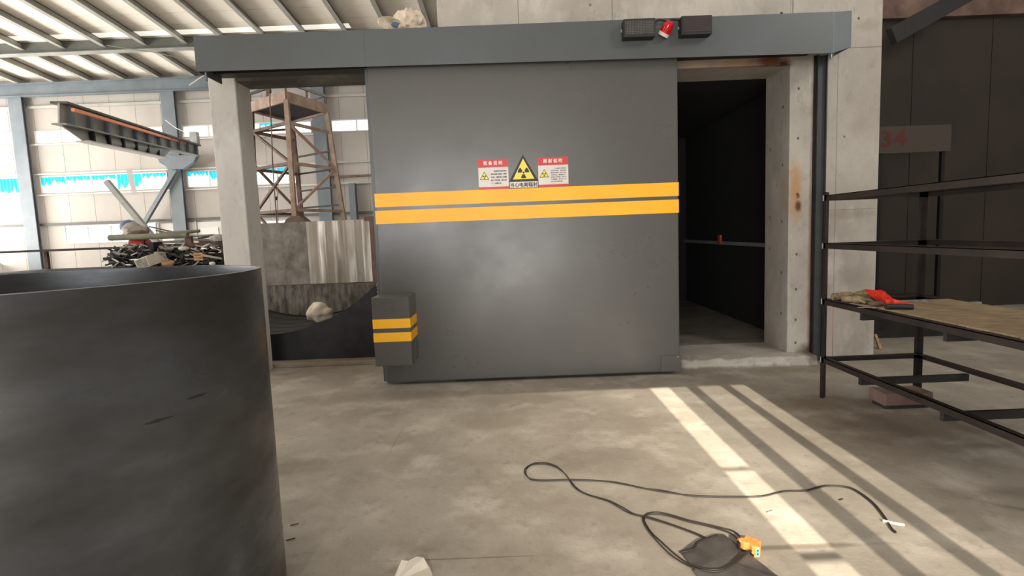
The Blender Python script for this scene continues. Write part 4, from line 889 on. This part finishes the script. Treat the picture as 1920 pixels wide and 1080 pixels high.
# grey sheet, folded
gs = thing('grey_sheet', (.95, 2.3, 0), 'dark grey bent sheet lying on the floor under the orange plug', 'sheet')
poly = [G(1275, 1036), G(1310, 1018), G(1345, 1004), G(1358, 1006), G(1400, 1040), G(1455, 1080), G(1490, 1106), G(1330, 1110), G(1300, 1075), G(1308, 1072), G(1292, 1058)]
q = MB(); n = len(poly); top = []
for i, p_ in enumerate(poly): top.append(Vector((p_.x, p_.y, .006+.012*math.sin(i*1.3)**2)))
cc = sum(top, Vector())/n+Vector((0, 0, .008)); q.v = top+[cc]+[Vector((v.x, v.y, v.z-.004)) for v in top]+[cc-Vector((0, 0, .004))]
q.f = [[i, (i+1) % n, n] for i in range(n)]+[[n+1+(i+1) % n, n+1+i, 2*n+1] for i in range(n)]+[[i, n+1+i, n+1+(i+1) % n, (i+1) % n] for i in range(n)]
q.build('sheet_body', 'plate', gs)
q = MB(); a, b, c_ = G(1275, 1036, .012), G(1345, 1003, .014), G(1310, 1016, .02)
q.tube(cat_rom([a, G(1300, 1029, .016), c_, b], 5), .004).build('folded_edge', 'rubber', gs)
# orange plug
po = G(1407, 1040, 0)
pg = thing('plug_adapter', (po.x, po.y, 0), 'orange multi-way plug adapter with teal socket face on the grey sheet', 'plug')
def loc(pts): return [(po.x+x, po.y+y) for x, y in pts]
q = MB(); q.prismz(loc([(-.042, .03), (-.03, .048), (-.01, .044), (0.0, .062), (.022, .056), (.02, .04), (.045, .034), (.052, .008), (.03, -.014), (.018, -.035), (-.006, -.034), (-.008, -.006), (-.03, .004)]), .02, .058); q.build('adapter_body', 'orange', pg, bevel=.005)
q = MB(); q.prismz(loc([(-.002, -.037), (.026, -.038), (.05, .004), (.04, .006), (.022, -.018)]), .006, .056); q.build('socket_block', 'orange', pg, bevel=.004)
MB().box(po.x+.004, po.x+.026, po.y-.0405, po.y-.0375, .014, .05).build('socket_face', 'teal', pg, bevel=.002)
for zz in (.024, .040): MB().box(po.x+.012, po.x+.018, po.y-.0425, po.y-.0402, zz, zz+.006).build('socket_hole', 'blackplastic', pg)
MB().cyl((po.x-.012, po.y+.05, .03), (po.x-.018, po.y+.078, .025), .018, .012, n=14).build('cable_collar', 'rail_or', pg, smooth=True)
MB().box(po.x-.048, po.x-.04, po.y+.012, po.y+.035, .012, .05).build('back_face', 'blackplastic', pg)
# white papers
c_ = G(777, 1075)
q = MB(); ps = [(-.085, .0), (-.078, .045), (-.045, .07), (.0, .09), (.045, .06), (.065, .04), (.085, -.02), (.07, -.12), (-.08, -.12)]
q.v = [Vector((c_.x+x, c_.y+y, .002)) for x, y in ps]+[Vector((c_.x+x*.8, c_.y+y*.8, .035+.01*math.sin(i*2.1))) for i, (x, y) in enumerate(ps)]; n = len(ps)
q.f = [[i, (i+1) % n, n+(i+1) % n, n+i] for i in range(n)]+[list(range(n, 2*n))]+[list(range(n))[::-1]]
one(q, 'crumpled_paper', 'paper', 'crumpled white paper on the floor at the bottom edge', 'paper')
c_ = G(1676, 985); q = MB(); q.tube([c_+Vector((-.03, .035, .006)), c_+Vector((0, 0, .01)), c_+Vector((.04, -.015, .008))], .007, 7); one(q, 'white_tag', 'paper', 'small white scrap of film beside the cable end', 'litter')
for (x, y, s_, nm, lb, m_2) in ((1445, 961, .02, 'paper_chip', 'tiny grey chip in the bright sun streak on the floor', 'scrap_light'), (1577, 938, .012, 'dark_chip', 'tiny dark chip between the shadow bands on the floor', 'scrap_dark'), (552, 985, .02, 'twig', 'small twig on the floor right of the steel cylinder', 'scrap_brown'), (545, 1013, .02, 'thin_shaving', 'thin dark metal shaving at the foot of the steel cylinder', 'scrap_dark')):
    c_ = G(x, y); one(MB().bar(c_+Vector((-s_, -s_*.3, .004)), c_+Vector((s_, s_*.4, .006)), min(s_*.4, .005), .004), nm, m_2, lb, 'litter')
